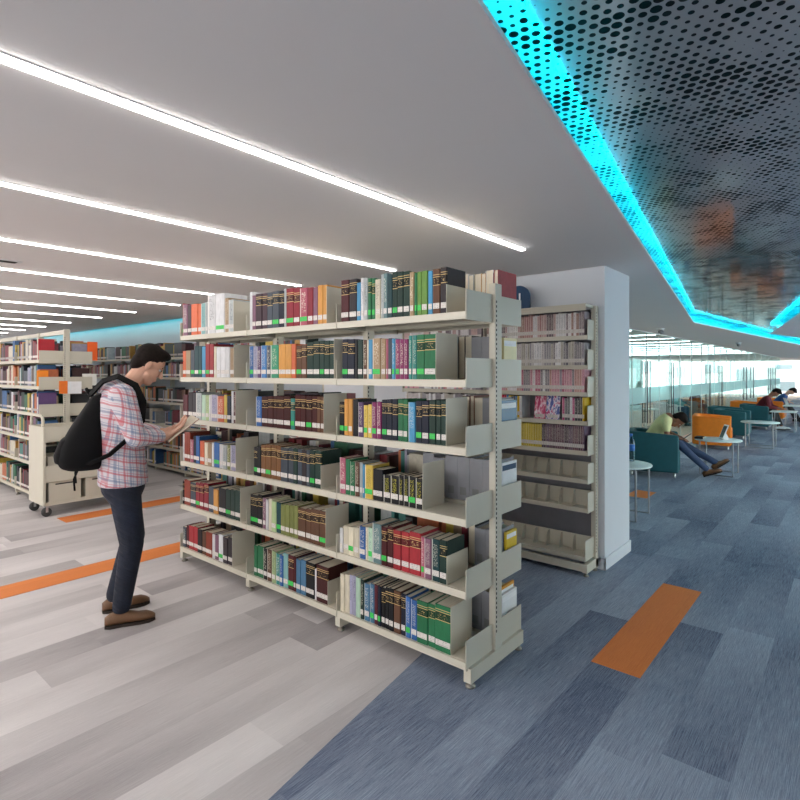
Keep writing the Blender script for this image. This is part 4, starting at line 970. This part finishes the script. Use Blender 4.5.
m.ell((-.01, 0, 1.548), (.078, .08, .03), (1, 0, -.35))
shirt = remesh(m, .009, 5, 'shirt', MAT['plaid'], man)
m = MB()
loft(m, [(-.015, 1.00, .125, .165), (-.018, .92, .135, .172), (-.015, .84, .130, .172), (-.01, .78, .10, .16)])
for hy, kx, ax in ((-.088, .03, -.03), (.088, .05, -.06)):
    m.capsule((-.012, hy, .86), .100, (kx, hy * 1.1, .50), .074); m.capsule((kx, hy * 1.1, .50), .073, (ax, hy * 1.35, .115), .056)
remesh(m, .010, 4, 'jeans', MAT['denim'], man)
shoe((-.125, -.128, 0), math.radians(-2), man, MAT['shoe'], .29); shoe((-.135, .125, 0), math.radians(6), man, MAT['shoe'], .29)
# book in the hands
bo = tag(empty('open_book', man.matrix_world @ V(0, 0, 0), yaw), 'open book with pale pages held by the reader in the plaid shirt', 'book')
bo.location = V(1.56, 3.68, 0) + Matrix.Rotation(yaw, 3, 'Z') @ bk_c; bo.rotation_euler = (0, -ang, yaw)
def half(mb, s, z0, z1, w, hx): mb.add([(x, y, z) for z in (z0, z1) for x, y in ((-hx, 0), (hx, 0), (hx, s * w), (-hx, s * w))], [(0, 1, 2, 3), (4, 7, 6, 5), (0, 4, 5, 1), (1, 5, 6, 2), (2, 6, 7, 3), (3, 7, 4, 0)])
m = MB(); half(m, 1, 0, .003, .165, .12); half(m, -1, 0, .003, .165, .12); m.build('cover', P('book_cover_brown', '8a5a4c', .5), bo, local=True)
for s in (1, -1):
    m = MB(); R = []
    for y, z in ((.002, .006), (.02, .018), (.06, .016), (.12, .010), (.158, .008)): R.append([(-.115, s * y, .0032), (.115, s * y, .0032), (.115, s * y, z), (-.115, s * y, z)])
    m.rings(R, smooth=False); m.build('pages', MAT['page'], bo, local=True)
# backpack on his back
bp = tag(empty('backpack', (1.56, 3.68, 0), yaw), 'black backpack hanging low from the reader in the plaid shirt', 'backpack')
m = MB()
def rbox(mb, secs, n=24):
    out = []
    for (x, z, rx, ry, tilt) in secs:
        f = Vector((math.cos(tilt), 0, -math.sin(tilt)))
        out.append([Vector((x, -.01, z)) + f * rx * math.copysign(abs(math.cos(t)) ** .6, math.cos(t)) + Vector((0, ry * math.copysign(abs(math.sin(t)) ** .6, math.sin(t)), 0)) for t in (2 * PI * k / n for k in range(n))])
    mb.rings(out)
rbox(m, [(-0.142, 1.475, .02, .08, -.3), (-0.156, 1.455, .05, .115, -.3), (-0.179, 1.38, .075, .135, -.25), (-0.216, 1.27, .105, .15, -.2), (-0.244, 1.16, .13, .16, -.15), (-0.254, 1.08, .135, .16, -.1), (-0.249, 1.02, .12, .15, -.05), (-0.235, .995, .09, .12, 0)])
remesh(m, .012, 5, 'pack_body', MAT['pack'], bp)
m = MB(); rbox(m, [(-0.300, 1.22, .02, .09, -.2), (-0.319, 1.19, .05, .115, -.2), (-0.337, 1.10, .065, .125, -.1), (-0.337, 1.05, .06, .12, -.05), (-0.323, 1.03, .03, .09, 0)]); remesh(m, .010, 4, 'front_pocket', MAT['pack'], bp)
for s in (-1, 1):
    pts = [(-.20, s * .08, 1.46), (-.13, s * .11, 1.545), (-.05, s * .125, 1.575), (.045, s * .135, 1.52), (.085, s * .155, 1.42), (.075, s * .185, 1.30), (.0, s * .215, 1.19), (-.10, s * .215, 1.10), (-.22, s * .15, 1.04)]
    # padded strap swept as a flat band
    R = []
    for i, p in enumerate(pts):
        a = Vector(pts[max(i - 1, 0)]); b = Vector(pts[min(i + 1, len(pts) - 1)]); d = (b - a).normalized(); o_ = (Vector(p) - V(-.04, 0, 1.32)); o_ = (o_ - d * o_.dot(d)).normalized(); sd = d.cross(o_)
        w = .028 if i < 6 else .013
        R.append([Vector(p) + sd * w * e + o_ * q for e, q in ((1, -.002), (1, .010), (-1, .010), (-1, -.002))])
    m = MB(); m.rings(R, smooth=False); m.build('shoulder_strap', MAT['pack'], bp, local=True)
m = MB(); m.tube([(-.20, -.035, 1.45), (-.225, -.03, 1.50), (-.225, .03, 1.50), (-.20, .035, 1.45)], .009, 8); m.build('grab_loop', MAT['pack'], bp, local=True)
for s in (-1, 1):
    m = MB(); m.tube([(-.27, s * .12, 1.0), (-.29, s * .13, .95), (-.285, s * .13, .88)], .006, 6); m.build('loose_strap', MAT['pack'], bp, local=True)

# ---- seated people: local +X is the way they face
def seated(x, y, rz, lab, lean, shirt, sleeve, pants, shoemat, skin, seat=.47, foot=(.62, .80), cross=False, hands=None, long=False, s=1.0, pitch=.6, hoff=None, back=0.0, vox=.010, knee_up=.0):
    t = tag(empty('person', (x, y, 0), rz), lab, 'person')
    hip = V(back, 0, seat + .06); sp = V(math.sin(lean), 0, math.cos(lean)); fw = V(sp.z, 0, -sp.x)
    P_ = lambda a, f=0.0, l=0.0: hip + sp * a * s + fw * f * s + V(0, l * s, 0)
    HCn = P_(.62, .0) + V(.10, 0, .05) * s if not hoff else P_(.52) + V(hoff[0], 0, hoff[1]); hp = min(lean + pitch, 1.45)
    shs = [P_(.46, 0, q * .18) for q in (-1, 1)]
    tgt = hands or [V(back + .42, -.10, seat + .20), V(back + .42, .10, seat + .20)]
    els = [(sh + wr) / 2 + V(-.06, q * .09, -.09) for sh, wr, q in zip(shs, tgt, (-1, 1))]
    knees = [V(back + .44, q * .12, seat + .07 + knee_up) for q in (-1, 1)]
    anks = [V(foot[0], -.10, .10), V(foot[1], .10 if not cross else -.02, .10 if not cross else .20)]
    m = MB()
    def tor(mb, g): 
        secs = [(-.06, .11, .15), (.05, .11, .145), (.2, .11, .15), (.36, .115, .17), (.46, .095, .165), (.53, .06, .08)]
        out = [(P_(a).x, P_(a).z, rx * s + g, ry * s + g) for a, rx, ry in secs]; loft(mb, out)
    tor(m, -.018); add_head(m, HCn, hp, 0, P_(.52), s)
    for sh, el, wr, q in zip(shs, els, tgt, (-1, 1)):
        m.capsule(sh, .046 * s, el, .040 * s); m.capsule(el, .039 * s, wr, .027 * s)
        hand(m, wr, (wr - el) * .5 + V(.1, 0, -.02), V(0, 0, -1) if True else None, .25, q, L=.17 * s)
    for q, kn, an in zip((-1, 1), knees, anks): m.capsule(hip + V(.02, q * .09, 0), .065, kn, .048); m.capsule(kn, .045, an, .036)
    remesh(m, .0065 if vox < .012 else .008, 3, 'body', MAT[skin], t, .4)
    add_hair(HCn, hp, 0, t, s, long, .009); add_face(HCn, hp, 0, t, s)
    m = MB(); tor(m, .012)
    for sh, el, wr in zip(shs, els, tgt):
        m.capsule(sh, .070 * s, sh + (el - sh) * (.62 if sleeve == 'short' else 1.0), .058 * s)
        if sleeve == 'long': m.capsule(el, .056 * s, el + (wr - el) * .85, .042 * s)
    remesh(m, vox, 4, 'shirt', MAT[shirt], t)
    m = MB(); m.ell(hip + V(.0, 0, .0), (.15, .175, .12))
    for q, kn, an in zip((-1, 1), knees, anks): m.capsule(hip + V(.02, q * .088, -.005), .086, kn, .066); m.capsule(kn, .064, kn + (an - kn) * .93, .048)
    remesh(m, vox, 4, 'trousers', MAT[pants], t)
    for q, an, kn in zip((-1, 1), anks, knees):
        lift = an.z - .10; ext = (an.x - kn.x) > .25
        pt = math.radians(38) if ext and lift > .02 else math.radians(22) if ext else 0
        h = V(an.x - .06, an.y, max(0, an.z - .105))
        shoe(h, 0, t, MAT[shoemat], .27, pt)
    return t
R90 = -PI / 2
seated(9.34, 2.52, R90 + .22, 'person in pale yellow shirt and blue jeans hunched over a phone in a teal armchair', .6, 'yellow_shirt', 'short', 'jeans', 'shoe', 'skin_brown', .42, (.76, .90), True, [V(.33, -.08, .58), V(.36, .06, .58)], back=-.08, pitch=.7, hoff=(.135, -.05))
m = MB(); m.box(-.005, -.038, -.075, .005, .038, .075); ph = m.build('phone', MAT['screen'], local=True, bevel=.004); ph.location = (9.45, 2.06, .60); ph.rotation_euler = (0, 0.9, R90); tag(ph, 'dark phone held by the hunched person in the pale yellow shirt', 'phone')
seated(18.72, 2.25, R90, 'seated person in dark red shirt and black trousers leaning over a square table', .62, 'red_shirt', 'long', 'black', 'white_shirt', 'skin_brown', .43, (.50, .58), False, [V(.50, -.12, .60), V(.52, .10, .60)], vox=.014)
seated(22.2, 2.2, R90, 'seated person in blue shirt leaning forward in an orange armchair', .75, 'blue_shirt', 'long', 'black', 'black', 'skin', .43, (.6, .7), vox=.014)
seated(20.75, .52, PI / 2 + .15, 'seated person in black at the table with the laptop, legs stretched out', .15, 'black', 'long', 'black', 'black', 'skin_brown', .44, (.6, .7), vox=.014)
seated(18.2, 4.45, R90, 'seated reader in pale teal behind the glass doors', .35, 'teal_shirt', 'long', 'jeans', 'black', 'skin', .43, (.5, .55), vox=.014, long=True)
seated(20.4, 4.35, R90, 'dark-haired seated person in dark red behind the glass doors', .4, 'red_shirt', 'long', 'jeans', 'black', 'skin', .43, (.5, .55), vox=.014, long=True)
armchair(20.78, .42, PI / 2 + .15, MAT['white_card'], 'white tub armchair under the person in black by the laptop', .8)

# ------------------------------------------------------------------ light, world, camera
w = bpy.data.worlds.new('daylight'); SC.world = w; w.use_nodes = True
bg = w.node_tree.nodes['Background']; bg.inputs[0].default_value = (1.0, .985, .965, 1); bg.inputs[1].default_value = 3.6
cam = bpy.data.cameras.new('camera'); co = bpy.data.objects.new('camera', cam); C.objects.link(co)
co.location = (0, 0, EYE); co.rotation_euler = (PI / 2, 0, AZ - PI / 2)
cam.sensor_width = 36; cam.lens = FPX / 800 * 36; cam.shift_y = -(400 - HZ) / 800; cam.clip_end = 200; cam.clip_start = .05
SC.camera = co
vs = SC.view_settings
SC.display_settings.display_device = 'sRGB'; vs.view_transform = 'Standard'; vs.look = 'None'; vs.gamma = 1; vs.use_curve_mapping = False; vs.exposure = .8
SC.cycles.max_bounces = 8; SC.cycles.transparent_max_bounces = 16; SC.cycles.use_denoising = True; SC.cycles.sample_clamp_indirect = 6
SC.cycles.caustics_reflective = False; SC.cycles.caustics_refractive = False
